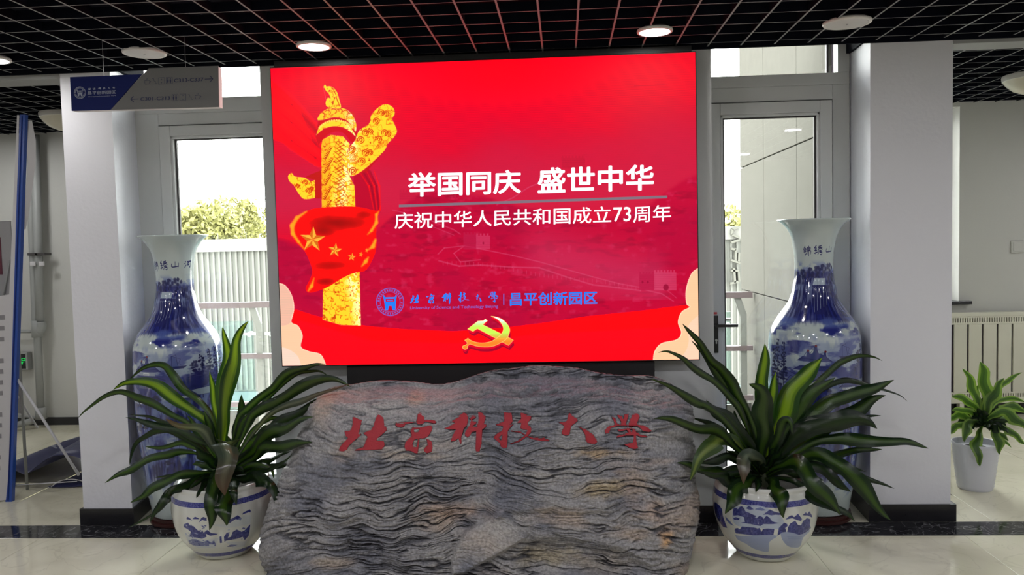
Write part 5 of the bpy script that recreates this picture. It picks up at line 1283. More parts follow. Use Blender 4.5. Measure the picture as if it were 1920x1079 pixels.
LEFT = [
 ([(420,613),(423,640),(425,675),(423,720),(417,770),(414,820),(422,890)], 25, -.02, Bd, .2),
 ([(466,603),(456,618),(445,640),(437,672),(430,704),(427,740),(420,785),(418,830),(424,890)], 25, -.08, Bd, .15),
 ([(394,697),(398,733),(404,765),(411,800),(420,870)], 13, .03, Bd, .3),
 ([(238,715),(268,692),(302,687),(323,703),(345,729),(375,754),(405,800),(420,880)], 14, .08, Nm, .5),
 ([(211,730),(232,718),(259,717),(289,724),(311,735),(343,756),(364,773),(396,805),(420,875)], 20, -.10, Bd, .25),
 ([(146,785),(161,769),(193,746),(225,738),(255,748),(289,758),(325,778),(353,795),(395,840),(420,892)], 13, -.14, Nm, .5),
 ([(235,785),(264,789),(296,798),(336,809),(369,824),(402,846),(420,885)], 13, -.1, Dk_, .5),
 ([(240,777),(275,782),(300,792),(335,806),(380,838),(415,880)], 9, .05, Dk_, .6),
 ([(244,873),(247,849),(256,831),(276,820),(298,810),(322,808),(370,838),(415,880)], 13, -.12, Dk_, .5),
 ([(272,839),(298,841),(336,833),(358,839),(391,851),(416,885)], 11, .03, Nm, .4),
 ([(197,907),(220,889),(247,880),(280,862),(313,853),(340,848),(380,858),(416,888)], 14, -.22, Nm, .4),
 ([(244,944),(269,933),(287,913),(318,900),(349,889),(391,886),(418,894)], 15, -.30, Nm, .4),
 ([(282,980),(289,960),(307,940),(322,922),(349,911),(380,893),(418,895)], 15, -.34, Dk_, .4),
 ([(240,991),(262,980),(290,962),(325,935),(370,905),(416,897)], 6, -.10, Dk_, .4),
 ([(370,935),(376,920),(391,904),(418,893)], 13, -.26, Dk_, .3),
 ([(392,995),(396,960),(398,927),(403,898),(414,885),(421,893)], 22, -.33, Nm, .15),
 ([(421,987),(422,960),(424,933),(425,905),(424,890)], 31, -.34, Nm, .15),
 ([(441,949),(439,920),(438,900),(430,892)], 17, -.34, Dk_, .3),
 ([(522,955),(516,930),(502,905),(480,896),(456,899),(430,894)], 22, -.32, Dk_, .3),
 ([(514,898),(508,882),(487,870),(455,880),(428,893)], 12, -.15, Nm, .4),
 ([(549,849),(533,867),(513,878),(480,888),(430,895)], 8, -.30, Dk_, .7),
 ([(586,831),(570,833),(552,834),(530,836),(510,838),(491,843),(469,862),(428,892)], 21, -.34, Nm, .2),
 ([(587,784),(565,789),(540,799),(513,807),(491,827),(465,853),(428,887)], 23, -.30, Nm, .2),
 ([(536,784),(518,785),(500,788),(476,806),(428,872)], 9, .02, Nm, .4),
 ([(659,724),(640,714),(620,711),(593,716),(561,728),(536,742),(512,756),(487,771),(465,795),(424,882)], 20, -.12, Nm, .25),
 ([(612,682),(593,682),(572,690),(546,699),(529,711),(512,728),(487,745),(465,767),(444,792),(424,872)], 15, .0, Nm, .5),
 ([(617,707),(600,698),(580,698),(558,700),(535,715),(505,745),(475,785),(426,880)], 9, .05, Nm, .4),
 ([(655,722),(625,731),(593,739),(563,753),(538,762),(508,777),(482,803),(428,884)], 11, -.16, Br, .5),
 ([(596,750),(572,765),(546,782),(520,802),(480,842),(430,892)], 22, -.12, Dk_, .3),
 ([(498,762),(478,773),(455,792),(440,827),(425,882)], 14, .02, Nm, .4),
 ([(500,798),(485,815),(465,838),(430,888)], 17, .03, Nm, .3),
 ([(545,846),(520,856),(490,868),(455,884),(428,894)], 12, .0, Dk_, .5),
 ([(560,870),(530,872),(490,880),(455,888),(428,896)], 10, .08, Dk_, .4),
 ([(310,788),(325,795),(350,802),(383,812),(404,842),(420,885)], 18, -.17, Br, .5),
 ([(290,895),(310,895),(345,894),(380,893),(418,893)], 8, -.1, Dk_, .5),
 ([(350,780),(365,800),(385,830),(420,885)], 14, .06, Nm, .3),
 ([(455,740),(450,780),(440,820),(425,880)], 16, .10, Dk_, .3),
 ([(385,770),(392,800),(402,840),(422,885)], 14, -.05, Nm, .3),
]
RIGHT = [
 ([(1278,609),(1291,623),(1312,642),(1324,660),(1335,679),(1349,693),(1368,718),(1381,740),(1402,770),(1417,815),(1427,890)], 18, -.04, Nm, .35),
 ([(1296,639),(1312,658),(1330,680),(1349,704),(1372,733),(1395,769),(1416,830),(1427,885)], 14, .05, Nm, .4),
 ([(1234,663),(1252,661),(1280,672),(1298,686),(1317,700),(1340,716),(1368,746),(1391,775),(1415,850),(1427,888)], 12, -.10, Nm, .6),
 ([(1217,711),(1235,718),(1256,727),(1284,741),(1310,755),(1328,764),(1370,802),(1410,855),(1427,890)], 14, -.30, Nm, .5),
 ([(1324,751),(1340,767),(1361,785),(1384,810),(1407,840),(1427,890)], 25, -.08, Dk_, .2),
 ([(1226,787),(1256,788),(1286,796),(1314,806),(1349,813),(1390,848),(1425,890)], 18, -.40, Nm, .3),
 ([(1297,783),(1314,790),(1349,805),(1382,835),(1424,888)], 12, .04, Dk_, .4),
 ([(1434,645),(1431,680),(1430,716),(1428,790),(1428,890)], 25, .05, Bd, .15),
 ([(1406,718),(1425,735),(1433,774),(1431,830),(1428,890)], 32, -.06, Nm, .15),
 ([(1457,698),(1449,727),(1445,760),(1437,830),(1429,890)], 18, .03, Bd, .2),
 ([(1541,672),(1518,690),(1502,716),(1482,744),(1467,775),(1447,830),(1430,890)], 36, -.02, Bd, .15),
 ([(1654,678),(1636,671),(1610,669),(1583,676),(1567,685),(1550,701),(1530,720),(1508,740),(1470,805),(1430,890)], 12, .10, Nm, .5),
 ([(1564,706),(1546,720),(1522,741),(1502,764),(1487,785),(1460,830),(1430,890)], 25, .0, Nm, .2),
 ([(1677,715),(1644,725),(1614,733),(1583,747),(1553,758),(1522,779),(1490,815),(1432,890)], 25, -.05, Nm, .2),
 ([(1701,754),(1688,743),(1672,736),(1655,730),(1610,716),(1575,716),(1530,742),(1480,800),(1430,888)], 9, .12, Dk_, .5),
 ([(1662,745),(1634,752),(1604,769),(1573,785),(1520,820),(1432,890)], 27, .02, Nm, .2),
 ([(1652,781),(1632,780),(1610,784),(1560,800),(1500,835),(1432,890)], 13, .10, Dk_, .4),
 ([(1645,804),(1632,797),(1616,792),(1583,787),(1545,792),(1510,808),(1478,828),(1432,890)], 34, -.12, Dk_, .2),
 ([(1741,840),(1705,831),(1671,829),(1628,824),(1593,823),(1563,826),(1515,836),(1432,892)], 20, -.12, Nm, .25),
 ([(1654,842),(1624,842),(1593,848),(1540,860),(1432,894)], 15, .03, Nm, .3),
 ([(1672,975),(1654,957),(1630,931),(1603,900),(1583,876),(1562,862),(1535,853),(1500,862),(1434,894)], 26, -.28, Nm, .15),
 ([(1577,966),(1558,945),(1532,913),(1511,884),(1488,868),(1462,872),(1432,892)], 27, -.36, Nm, .15),
 ([(1677,917),(1654,906),(1624,898),(1583,888),(1522,876),(1432,894)], 11, -.05, Dk_, .3),
 ([(1594,925),(1579,913),(1562,894),(1532,877),(1490,874),(1434,893)], 19, -.12, Dk_, .3),
 ([(1604,977),(1590,962),(1560,952),(1530,936),(1505,913),(1470,898),(1434,896)], 16, -.30, Dk_, .3),
 ([(1624,885),(1603,880),(1562,874),(1500,880),(1434,894)], 9, .0, Dk_, .4),
 ([(1472,972),(1466,945),(1455,920),(1445,903),(1434,895)], 25, -.35, Nm, .15),
 ([(1361,965),(1369,942),(1385,918),(1408,903),(1430,898)], 27, -.35, Nm, .2),
 ([(1394,908),(1391,889),(1396,866),(1408,855),(1426,868),(1428,890)], 24, -.30, Br, .25),
 ([(1269,869),(1289,873),(1324,883),(1357,889),(1426,897)], 16, -.32, Nm, .3),
 ([(1310,872),(1345,862),(1377,860),(1425,892)], 15, -.14, Dk_, .3),
 ([(1315,884),(1348,895),(1377,905),(1427,900)], 19, -.27, Dk_, .3),
 ([(1362,844),(1381,856),(1424,888)], 11, .0, Dk_, .4),
 ([(1487,813),(1484,797),(1474,790),(1462,808),(1447,850),(1430,890)], 16, -.15, Nm, .3),
 ([(1545,900),(1510,890),(1470,886),(1432,894)], 14, .1, Dk_, .4),
 ([(1400,760),(1408,800),(1418,845),(1428,890)], 16, .08, Nm, .3),
 ([(1375,770),(1390,810),(1410,850),(1427,890)], 14, .1, Dk_, .3),
 ([(1535,830),(1500,850),(1465,870),(1432,892)], 16, .1, Dk_, .4),
]
for pts, w, dy, mt_, tw in LEFT: leafpx(pts, w, 4.21, dy, PL, mt_, tw)
leafpx([(422, 930), (423, 900), (424, 868), (424, 840), (424, 830), (424, 850), (424, 890)], 37, 4.21, 0, PL, Br, .1, yprof=[-.37, -.36, -.33, -.27, -.2, -.1, 0], label='folded leaf with silver sheen in its colour and browning tip')
for pts, w, dy, mt_, tw in RIGHT: leafpx(pts, w, 4.17, dy, PR, mt_, tw)
leafpx([(1291, 900), (1302, 882), (1312, 865), (1325, 848), (1338, 832), (1348, 822), (1370, 828), (1400, 855), (1427, 890)], 26, 4.17, -.33, PR, Yl, .3)
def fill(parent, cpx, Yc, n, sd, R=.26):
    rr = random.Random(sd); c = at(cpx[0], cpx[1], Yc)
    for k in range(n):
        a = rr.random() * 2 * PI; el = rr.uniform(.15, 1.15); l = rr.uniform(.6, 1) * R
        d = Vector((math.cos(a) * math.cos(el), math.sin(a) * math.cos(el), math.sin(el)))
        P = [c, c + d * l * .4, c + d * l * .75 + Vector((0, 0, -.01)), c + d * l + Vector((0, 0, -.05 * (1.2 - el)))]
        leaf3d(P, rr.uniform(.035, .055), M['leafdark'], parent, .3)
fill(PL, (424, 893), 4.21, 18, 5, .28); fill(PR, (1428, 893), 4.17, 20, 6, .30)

# small plant in the white pot by the radiator
sp = empty('potted_dracaena', (2.62, 5.24, 0)); tag(sp, 'small striped dracaena in a ribbed white pot beside the radiator', 'potted plant')
pr_ = [(0, 0), (.098, 0), (.102, .006)]
for i in range(24):
    z = .012 + i * .0118; r = .103 + (.138 - .103) * (z / .3) ** .9; pr_.append((r + (.0018 if i % 2 else -.0012), z))
pr_ += [(.141, .298), (.139, .304), (.131, .302), (.127, .27)]
M['whitepot'] = mat('white_plastic', (0.56, 0.57, 0.62), .4)
smooth_angle(MB().lathe(pr_, 56).build('pot', M['whitepot'], sp), 50)
MB().lathe([(0, .272), (.129, .268)][::-1], 30).build('soil', M['soil'], sp)
MB().tube([(0, 0, .26), (.02, 0, .36), at(1843, 790, 5.24) - Vector((2.62, 5.24, 0))], .010, 8, .006).build('stem', M['stem'], sp)
SM = [([(1839,679),(1845,712),(1849,745),(1846,775),(1843,795)], 22, 0), ([(1882,709),(1863,740),(1850,771),(1844,795)], 18, -.05), ([(1806,691),(1819,714),(1829,743),(1836,766),(1843,793)], 14, .02), ([(1834,721),(1831,761),(1842,792)], 10, .05),
      ([(1917,699),(1894,712),(1872,728),(1852,765),(1844,793)], 9, .05), ([(1785,742),(1811,751),(1832,771),(1843,793)], 14, -.02), ([(1810,830),(1811,807),(1821,792),(1840,792)], 15, -.14), ([(1840,875),(1833,848),(1834,821),(1842,797)], 17, -.17),
      ([(1876,853),(1871,826),(1862,802),(1846,792)], 15, -.15), ([(1923,834),(1899,813),(1878,800),(1846,794)], 12, -.05), ([(1927,806),(1898,781),(1872,774),(1846,792)], 20, -.08), ([(1930,772),(1895,764),(1866,772),(1846,793)], 15, .05),
      ([(1925,754),(1891,748),(1866,756),(1846,790)], 9, .1), ([(1775,790),(1800,780),(1842,795)], 15, .02), ([(1775,815),(1800,798),(1842,796)], 12, .0), ([(1892,826),(1875,815),(1850,800)], 9, -.1), ([(1896,840),(1878,822),(1850,800)], 8, .1), ([(1785,770),(1815,772),(1842,794)], 12, -.05), ([(1905,795),(1880,785),(1848,794)], 14, .1)]
for pts, w, dy in SM: leafpx(pts, w, 5.24, dy, sp, M['leafspider'], .3)
fill(sp, (1842, 800), 5.24, 34, 9, .20)

# ------------------------------------------------------------------ hanging sign
sg = empty('hanging_sign', (-2.1, 4.0, 2.5)); tag(sg, 'blue and grey hanging direction sign in front of the left pillar', 'sign')
G3 = lambda a, b, Y=4.0: (at(a, b, Y).x + 2.1, at(a, b, Y).z - 2.5)
M['signblue'] = mat('sign_blue', (0.010, 0.018, 0.12), .6, spec=.2); M['signgrey'] = mat('sign_grey', (0.20, 0.20, 0.20), .6, spec=.2); M['signink'] = mat('sign_ink', (0.02, 0.025, 0.09), .5); M['signpale'] = mat('sign_pale_print', (0.40, 0.44, 0.55), .5)
M['signedge'] = mat('sign_edge', (0.62, 0.60, 0.60), .4)
gp = [G3(279, 128), G3(409, 123.5), G3(410.6, 200.5), G3(207.5, 206)]
MB().add(*prism_xz([gp[::-1]], 0, .006)).build('grey_panel', M['signgrey'], sg)
bp_ = [G3(131.7, 145), G3(265, 139.5), G3(207.5, 206), G3(135, 208)]
MB().add(*prism_xz([bp_[::-1]], -.003, .006)).build('blue_panel', M['signblue'], sg)
bb_ = [G3(133, 147), G3(262, 142), G3(279, 130), G3(409, 125), G3(410.6, 201), G3(135, 208)]
MB().add(*prism_xz([bb_[::-1]], .006, .044)).build('box_body', M['signedge'], sg)
for px_ in (190, 345): a = G3(px_, 130); MB().tube([(a[0], .02, a[1] - .03), (a[0], .02, .235)], .001, 6).build('suspension_wire', M['steel'], sg)
s6 = lambda a, b: G3(120 + a / 6.4, 120 + b / 6.4)
def sgt(txt, x0, y0, x1, y1, mt_, off=.006, yy=-.0012, sk=.04):
    q_ = (s6(x0, y0 + sk * 0), s6(x1, y0 - (x1 - x0) * sk), s6(x1, y1 - (x1 - x0) * sk), s6(x0, y1)); text_on('lettering', txt, q_, mt_, sg, off, yy)
sgt('C313-C337', 1322, 178, 1675, 222, M['signink'], .014); sgt('C301-C313', 918, 402, 1275, 444, M['signink'], .014)
sgt('昌平创新园区', 290, 330, 628, 372, M['signpale'], .012, -.0042)
sgt('Changping Innovation Park', 290, 391, 630, 402, M['signpale'], .012, -.0042)
for k, (xa, xb) in enumerate(((288, 326), (348, 384), (410, 450), (472, 512), (536, 560), (585, 617))):
    a = s6(xa, 290 - (xa - 288) * .04); b = s6(xb, 315 - (xa - 288) * .04); call_mesh(k, (a[0], b[0], b[1], a[1]), -.0042, -.003).build('university_lettering', M['signpale'], sg)
c_ = s6(196, 347); seal(c_[0], c_[1], .0305, M['signpale'], M['signpale'], sg, y=-.0042)
def ico(L_, w, name):
    b = MB()
    for pl in L_:
        for p0, p1 in zip(pl[:-1], pl[1:]):
            A = Vector(s6(*p0)); B = Vector(s6(*p1)); d = (B - A); d.normalize(); n = Vector((-d.y, d.x)) * w / 2
            b.add([(A.x + n.x, -.0012, A.y + n.y), (A.x - n.x, -.0012, A.y - n.y), (B.x - n.x, -.0012, B.y - n.y), (B.x + n.x, -.0012, B.y + n.y)], [(0, 1, 2, 3)])
    b.build(name, M['signink'], sg)
ico([[(1690, 183), (1785, 179)], [(1750, 142), (1788, 179), (1752, 218)]], .0036, 'arrow'); ico([[(895, 420), (800, 424)], [(835, 388), (800, 424), (840, 458)]], .0036, 'arrow')
for dx, dy_, fl_ in ((0, 0, 1), (605, 178, 1)):
    ico([[(968 + dx, 202 + dy_), (1030 + dx, 198 + dy_), (1026 + dx, 240 + dy_), (975 + dx, 244 + dy_), (968 + dx, 202 + dy_)], [(1030 + dx, 205 + dy_), (1042 + dx, 210 + dy_), (1028 + dx, 230 + dy_)], [(990 + dx, 175 + dy_), (994 + dx, 190 + dy_)], [(1003 + dx, 172 + dy_), (1006 + dx, 190 + dy_)]], .0016, 'cup_symbol')
ico([[(1058, 175), (1080, 178), (1082, 205), (1100, 210), (1104, 236), (1120, 238)]], .0014, 'stairs_symbol'); ico([[(1490, 368), (1508, 370), (1512, 396), (1528, 400), (1532, 425), (1548, 426)]], .0014, 'stairs_symbol')
def box_ico(x0, y0, x1, y1, inner, name): ico([[(x0, y0), (x1, y0 - 3), (x1, y1 - 3), (x0, y1), (x0, y0)]] + inner, .0014, name)
box_ico(1134, 168, 1206, 244, [[(1162, 188), (1170, 180), (1178, 188)], [(1162, 222), (1170, 232), (1178, 222)], [(1170, 182), (1170, 198)], [(1170, 215), (1170, 230)]], 'lift_symbol')
box_ico(1392, 364, 1464, 438, [[(1420, 386), (1428, 378), (1436, 386)], [(1420, 418), (1428, 428), (1436, 418)]], 'lift_symbol')
for x0, y0 in ((1228, 164), (1296, 368)):
    box_ico(x0, y0, x0 + 74, y0 + 76, [], 'toilet_symbol'); b = MB()
    for cx0 in (x0 + 20, x0 + 50):
        L_ = [(-8, 22), (8, 22), (8, 48), (4, 66), (-4, 66), (-8, 48)]; b.add(*prism_xz([[s6(cx0 + u_, y0 + v_) for u_, v_ in L_][::-1]], -.0012, 0)); L_ = [(5.5 * math.cos(q_), 13 + 5.5 * math.sin(q_)) for q_ in np.linspace(0, 6.28, 9)[:-1]]; b.add(*prism_xz([[s6(cx0 + u_, y0 + v_) for u_, v_ in L_][::-1]], -.0012, 0))
    b.build('toilet_figures', M['signink'], sg)

# ------------------------------------------------------------------ ceiling lamps
def downlight(x, y, z, r, lit, lab, grp):
    t = empty('downlight', (x, y, z)); tag(t, lab, 'ceiling light', grp)
    smooth_angle(MB().lathe([(r * .84, .0), (r * .86, -.006), (r * .97, -.005), (r, .0), (r * .99, .008), (r * .8, .02), (0, .02)], 48, cap=False).build('trim_ring', M['lampwhite'], t))
    MB().lathe([(0, -.006), (r * .5, -.0085), (r * .845, -.009)][::-1] if False else [(r * .845, -.005), (r * .5, -.0055), (0, -.0055)], 40, cap=False).build('diffuser', M['lampon'] if lit else M['lampoff'], t)
    if not lit: MB().lathe([(.005, -.0056), (.005, -.010), (0, -.011)], 10, cap=False).build('screw', M['steel'], t)
    return t
downlight(-1.30, 4.235, 2.719, .092, True, 'lit round downlight above the left part of the screen', 'ceiling downlights')
downlight(.49, 4.205, 2.719, .092, True, 'lit round downlight above the right end of the screen', 'ceiling downlights')
downlight(-3.09, 4.255, 2.719, .092, True, 'lit downlight cut by the left edge of the photo', 'ceiling downlights')
downlight(-2.235, 4.255, 2.722, .112, False, 'unlit round downlight above the hanging sign', 'ceiling downlights')
downlight(1.455, 4.20, 2.722, .118, False, 'unlit round downlight above the right pillar', 'ceiling downlights')
for lx, ly in CEIL_BACK: downlight(lx, ly, 2.719, .092, True, 'lit downlight behind the viewer', 'ceiling downlights behind the viewer')
for (x, y, lab) in ((-4.02, 6.37, 'opal dome ceiling lamp in the left corridor'), (3.47, 6.15, 'opal dome ceiling lamp in the right corridor')):
    t = empty('dome_lamp', (x, y, 2.785)); tag(t, lab, 'ceiling light', 'corridor dome lamps')
    smooth_angle(MB().lathe([(.0, 0.012), (.20, .012), (.205, 0), (.20, -.028), (.185, -.03)][::-1], 48, cap=False).build('rim', M['lampwhite'], t))
    MB().lathe([(.198, -.026), (.175, -.06), (.13, -.10), (.07, -.125), (0, -.132)], 48, cap=False).build('shade', M['domeglass'], t, True)
for (lx, ly, e_) in ((-5.4, 5.7, 11), (4.6, 5.6, 16), (-5.0, 6.6, 6)):  # added lamps, unseen, put in to brighten the corridor walls
    ld = bpy.data.lights.new('corridor_fill_lamp', 'AREA'); ld.shape = 'DISK'; ld.size = .25; ld.energy = e_; lo = bpy.data.objects.new('corridor_fill_lamp', ld); COL.objects.link(lo); lo.location = (lx, ly, 2.775)
    downlight(lx, ly, 2.795, .13, True, 'added lit corridor downlight outside the frame', 'added corridor downlights outside the frame')

# ------------------------------------------------------------------ left corridor things
db = empty('display_board', (-3.75, 5.07, 0)); tag(db, 'blue edged upright display board seen nearly edge-on at the left', 'display board')
def edge_pt(px, py, Y=5.07): p = at(px, py, Y); return (p.x + 3.75, p.z)
A0 = edge_pt(16, 942); A1 = edge_pt(42, 215)
v = [(A0[0] - .022, 0, .0), (A0[0] + .022, 0, .0), (A1[0] + .018, 0, A1[1]), (A1[0] - .018, 0, A1[1])]
vv = v + [(a[0], a[1] + .03, a[2]) for a in v]
mobj('edge_profile', vv, [(0, 1, 2, 3), (7, 6, 5, 4), (0, 4, 5, 1), (1, 5, 6, 2), (2, 6, 7, 3), (3, 7, 4, 0)], M['bluealu'], db)
vv = [(v[0][0] + .017, -.004, 0.01), (v[0][0] + .024, -.004, .01), (v[3][0] + .020, -.004, A1[1] - .01), (v[3][0] + .014, -.004, A1[1] - .01)]
mobj('groove', vv, [(0, 1, 2, 3)], M['signblue'], db)
# printed face, curling away to the left and towards the viewer
fp = []
L0 = [(38, 215), (33, 380), (27, 540), (24, 650), (20, 800), (15, 900), (12, 938)]
L1 = [(38, 215), (26, 400), (12, 540), (-60, 560), (-60, 760), (-60, 860), (-60, 860)]
fv = []; NS = 7
c0 = [at(a, b, 5.07) for a, b in [(36, 216), (31, 380), (26, 552), (25.5, 566), (23, 650), (19, 800), (15, 900), (11, 938)]]
for i, p_ in enumerate(c0):
    for s_ in range(NS):
        t = s_ / (NS - 1); w = (0.012, .018, .026, .34, .36, .36, .36, .36)[i]
        fv.append((p_.x + 3.75 - t * w * .9, -t * w * .45, max(p_.z, .0) ))
ff = [(i * NS + s_, (i + 1) * NS + s_, (i + 1) * NS + s_ + 1, i * NS + s_ + 1) for i in range(7) for s_ in range(NS - 1)]
mobj('printed_sheet', fv, ff, M['board'], db)
b = MB(); rk = random.Random(3)
for r in range(15):
    z = 1.23 - r * .072
    if r in (3, 8, 12): continue
    x_ = -.05 - rk.random() * .04
    e0 = np.interp(z, [c0[k].z for k in range(7, -1, -1)], [c0[k].x + 3.75 for k in range(7, -1, -1)])
    n = rk.randint(3, 6)
    for k in range(n):
        t0 = .04 + k * .045; a = e0 - t0; 
        b.add([(a, -t0 * .5 - .002, z), (a - .034, -(t0 + .034) * .5 - .002, z), (a - .034, -(t0 + .034) * .5 - .002, z + .03), (a, -t0 * .5 - .002, z + .03)], [(0, 1, 2, 3)])
        b.add([(a - .008, -t0 * .5 - .0045, z + .008), (a - .026, -(t0 + .026) * .5 - .0035, z + .008), (a - .026, -(t0 + .026) * .5 - .0035, z + .012), (a - .008, -t0 * .5 - .0045, z + .012)], [(0, 1, 2, 3)])
b.build('printed_text', M['ink'], db)
# thin white frame legs of the stand
def rod(name, pts, r, mt_, parent=None, off=Vector((0, 0, 0)), **k):
    return MB().tube([Vector(p) - off for p in pts], r, 8).build(name, mt_, parent, True, **k)
org = Vector((-3.75, 5.07, 0))
M['whiterod'] = mat('white_rod', (0.52, 0.52, 0.54), .4)
rod('strut', [at(22, 695, 5.10), at(148, 892, 5.05)], .009, M['whiterod'], db, org)
rod('strut', [at(24, 730, 5.15), at(70, 802, 5.9)], .008, M['whiterod'], db, org)
p0 = at(22, 911, 5.16); p1 = at(143, 888, 5.19); rod('floor_rod', [(p0.x, p0.y, .085), (p1.x, p1.y, .10)], .0035, M['whiterod'], db, org)
# curled back film
cf = []
for k, (a, b_, w) in enumerate([(44, 225, 10), (52, 262, 9), (54, 300, 7), (50, 345, 5), (44, 400, 4), (38, 430, 3)]):
    q_ = at(a, b_, 5.09) - org; cf += [(q_.x - .001 * w * 2, 0.03, q_.z), (q_.x + .003 * w, .06, q_.z)]
mobj('back_film', cf, [(i * 2, i * 2 + 1, i * 2 + 3, i * 2 + 2) for i in range(5)], M['board'], db, True)
# second board at the very edge of the frame
b2 = empty('poster_board', (-3.95, 5.30, 0)); tag(b2, 'grey poster board with a dark red field at the extreme left edge', 'poster board')
pa = at(19, 414, 5.30); pb = at(19, 560, 5.30)
MB().bbox(-.75, pa.x + 3.95, 0, .012, .55, pa.z, .003).build('panel', mat('grey_board', (0.30, 0.295, 0.30), .6), b2)
qa = at(1, 445, 5.30); qb = at(1, 515, 5.30); MB().box(-.6, qa.x + 3.95, -.003, 0, qb.z, qa.z).build('red_print', mat('dark_red_print', (0.10, 0.012, 0.03), .5), b2)
rod('leg', [(pa.x + .0, 5.31, 1.25), (pa.x - .02, 5.34, 0)], .010, M['pipe'], b2, Vector((-3.95, 5.30, 0)))
rod('leg', [(-4.6, 5.31, 1.25), (-4.62, 5.34, 0)], .010, M['pipe'], b2, Vector((-3.95, 5.30, 0)))
rod('strut', [at(18, 488, 5.29), at(4, 570, 5.29)], .006, M['pipe'], b2, Vector((-3.95, 5.30, 0)))
# pipes
pp = empty('wall_pipe', (-5.0, 7.28, 0)); tag(pp, 'grey drain pipes with elbows running down the far left wall', 'pipe')
po = Vector((-5.0, 7.28, 0))
T1 = [at(66, 253, 7.3), at(72, 480, 7.3), at(75, 604, 7.3)]
T0 = [at(52, 253, 7.3), at(60, 430, 7.3), at(67, 605, 7.3), at(70, 625, 7.3), at(77, 783, 7.3)]
for L_, r in ((T1, .038), (T0, .034)):
    L_ = [Vector((p_.x, 7.3, min(p_.z, 2.78))) for p_ in L_]; rod('pipe', L_, r, M['pipe'], pp, po)
e1 = at(77, 604, 7.3); e2 = at(70, 621, 7.3)
rod('elbow', curve([tuple(e1), (e1.x, 7.3, e1.z - .06), (e1.x - .03, 7.3, e1.z - .085), (e2.x + .02, 7.3, e2.z)], 4), .044, M['pipe'], pp, po)
rod('branch', [at(22, 622, 7.3), at(66, 622, 7.3)], .016, M['pipe'], pp, po)
k_ = at(69, 615, 7.3); MB().tube([k_ - po + Vector((0, 0, .07)), k_ - po - Vector((0, 0, .09))], .047, 14).build('coupling', M['pipe'], pp, True)
k_ = at(77, 780, 7.3); MB().tube([k_ - po + Vector((0, 0, .08)), k_ - po - Vector((0, 0, .03))], .05, 14).build('coupling', M['pipe'], pp, True)
rod('branch', [Vector((k_.x, 7.28, .09)), at(28, 778, 7.28)], .014, M['pipe'], pp, po); rod('branch', [Vector((k_.x - .03, 7.22, .08)), at(30, 798, 7.15)], .03, M['pipe'], pp, po)
for q_ in ((63, 477), (77, 477)): a = at(*q_, 7.27); MB().bbox(a.x - po.x - .05, a.x - po.x + .05, -.03, .07, a.z - .012, a.z + .012, .003).build('clamp', M['gasket'], pp)
for q_ in ((62.5, 495), (79, 495)): a = at(*q_, 7.25); MB().bbox(a.x - po.x - .025, a.x - po.x + .025, -.045, -.03, a.z - .02, a.z + .02, .004).build('label_tag', M['board'], pp)
# exit sign
a = at(26, 662, 7.33); b_ = at(53, 694, 7.33)
ex = empty('exit_sign', ((a.x + b_.x) / 2, 7.36, (a.z + b_.z) / 2)); tag(ex, 'small green lit EXIT sign low on the far left wall', 'exit sign')
MB().bbox(-.16, b_.x - ex.location.x, -.035, .035, -.085, .085, .006).build('housing', M['pipe'], ex)
MB().box(-.145, b_.x - ex.location.x - .018, -.038, -.034, -.07, .07).build('face', M['black'], ex)
M['exitgreen'] = emat('exit_green', (0.0, .9, .12), 1.0)
text_on('lettering', 'EXIT', ((-.11, -.004), (.038, -.004), (.038, -.028), (-.11, -.028)), M['exitgreen'], ex, .02, -.04)
text_on('lettering', '安全出口', ((-.13, .034), (.05, .034), (.05, .004), (-.13, .004)), M['exitgreen'], ex, .02, -.04)
# rolled banner on the floor
rb = empty('rolled_banner', (-3.75, 5.75, 0)); tag(rb, 'navy printed banner loosely rolled on the floor of the left corridor', 'banner')
M['banner'] = mat('banner_vinyl', (0.035, 0.038, 0.10), .4, var=.15, scale=12)
# cross section (u along the width, height h), swept in depth; two lobes and an open fold at the right
NBn = 10
sec = curve([(-.62, .0), (-.60, .012), (-.45, .045), (-.30, .10), (-.20, .135), (-.10, .10), (-.04, .085), (.05, .14), (.16, .20), (.30, .21), (.42, .17), (.47, .10), (.43, .03), (.30, .006), (.12, .004)], 4)
fv = []; M_s = len(sec)
for i in range(NBn + 1):
    t = i / NBn; yy = -.36 + t * .95; sc_ = 1 - .30 * t
    for (u_, h_) in sec: fv.append((u_ * sc_ + .30 * t * .4 - .06, yy + .10 * (u_ * -.5), max(.004, h_ * (1.10 + .35 * math.sin(t * 2.2)))))
ff = [(i * M_s + k, i * M_s + k + 1, (i + 1) * M_s + k + 1, (i + 1) * M_s + k) for i in range(NBn) for k in range(M_s - 1)]
bo = mobj('vinyl_sheet', fv, ff, M['banner'], rb, True)
so = bo.modifiers.new('thickness', 'SOLIDIFY'); so.thickness = .003; so.offset = 1
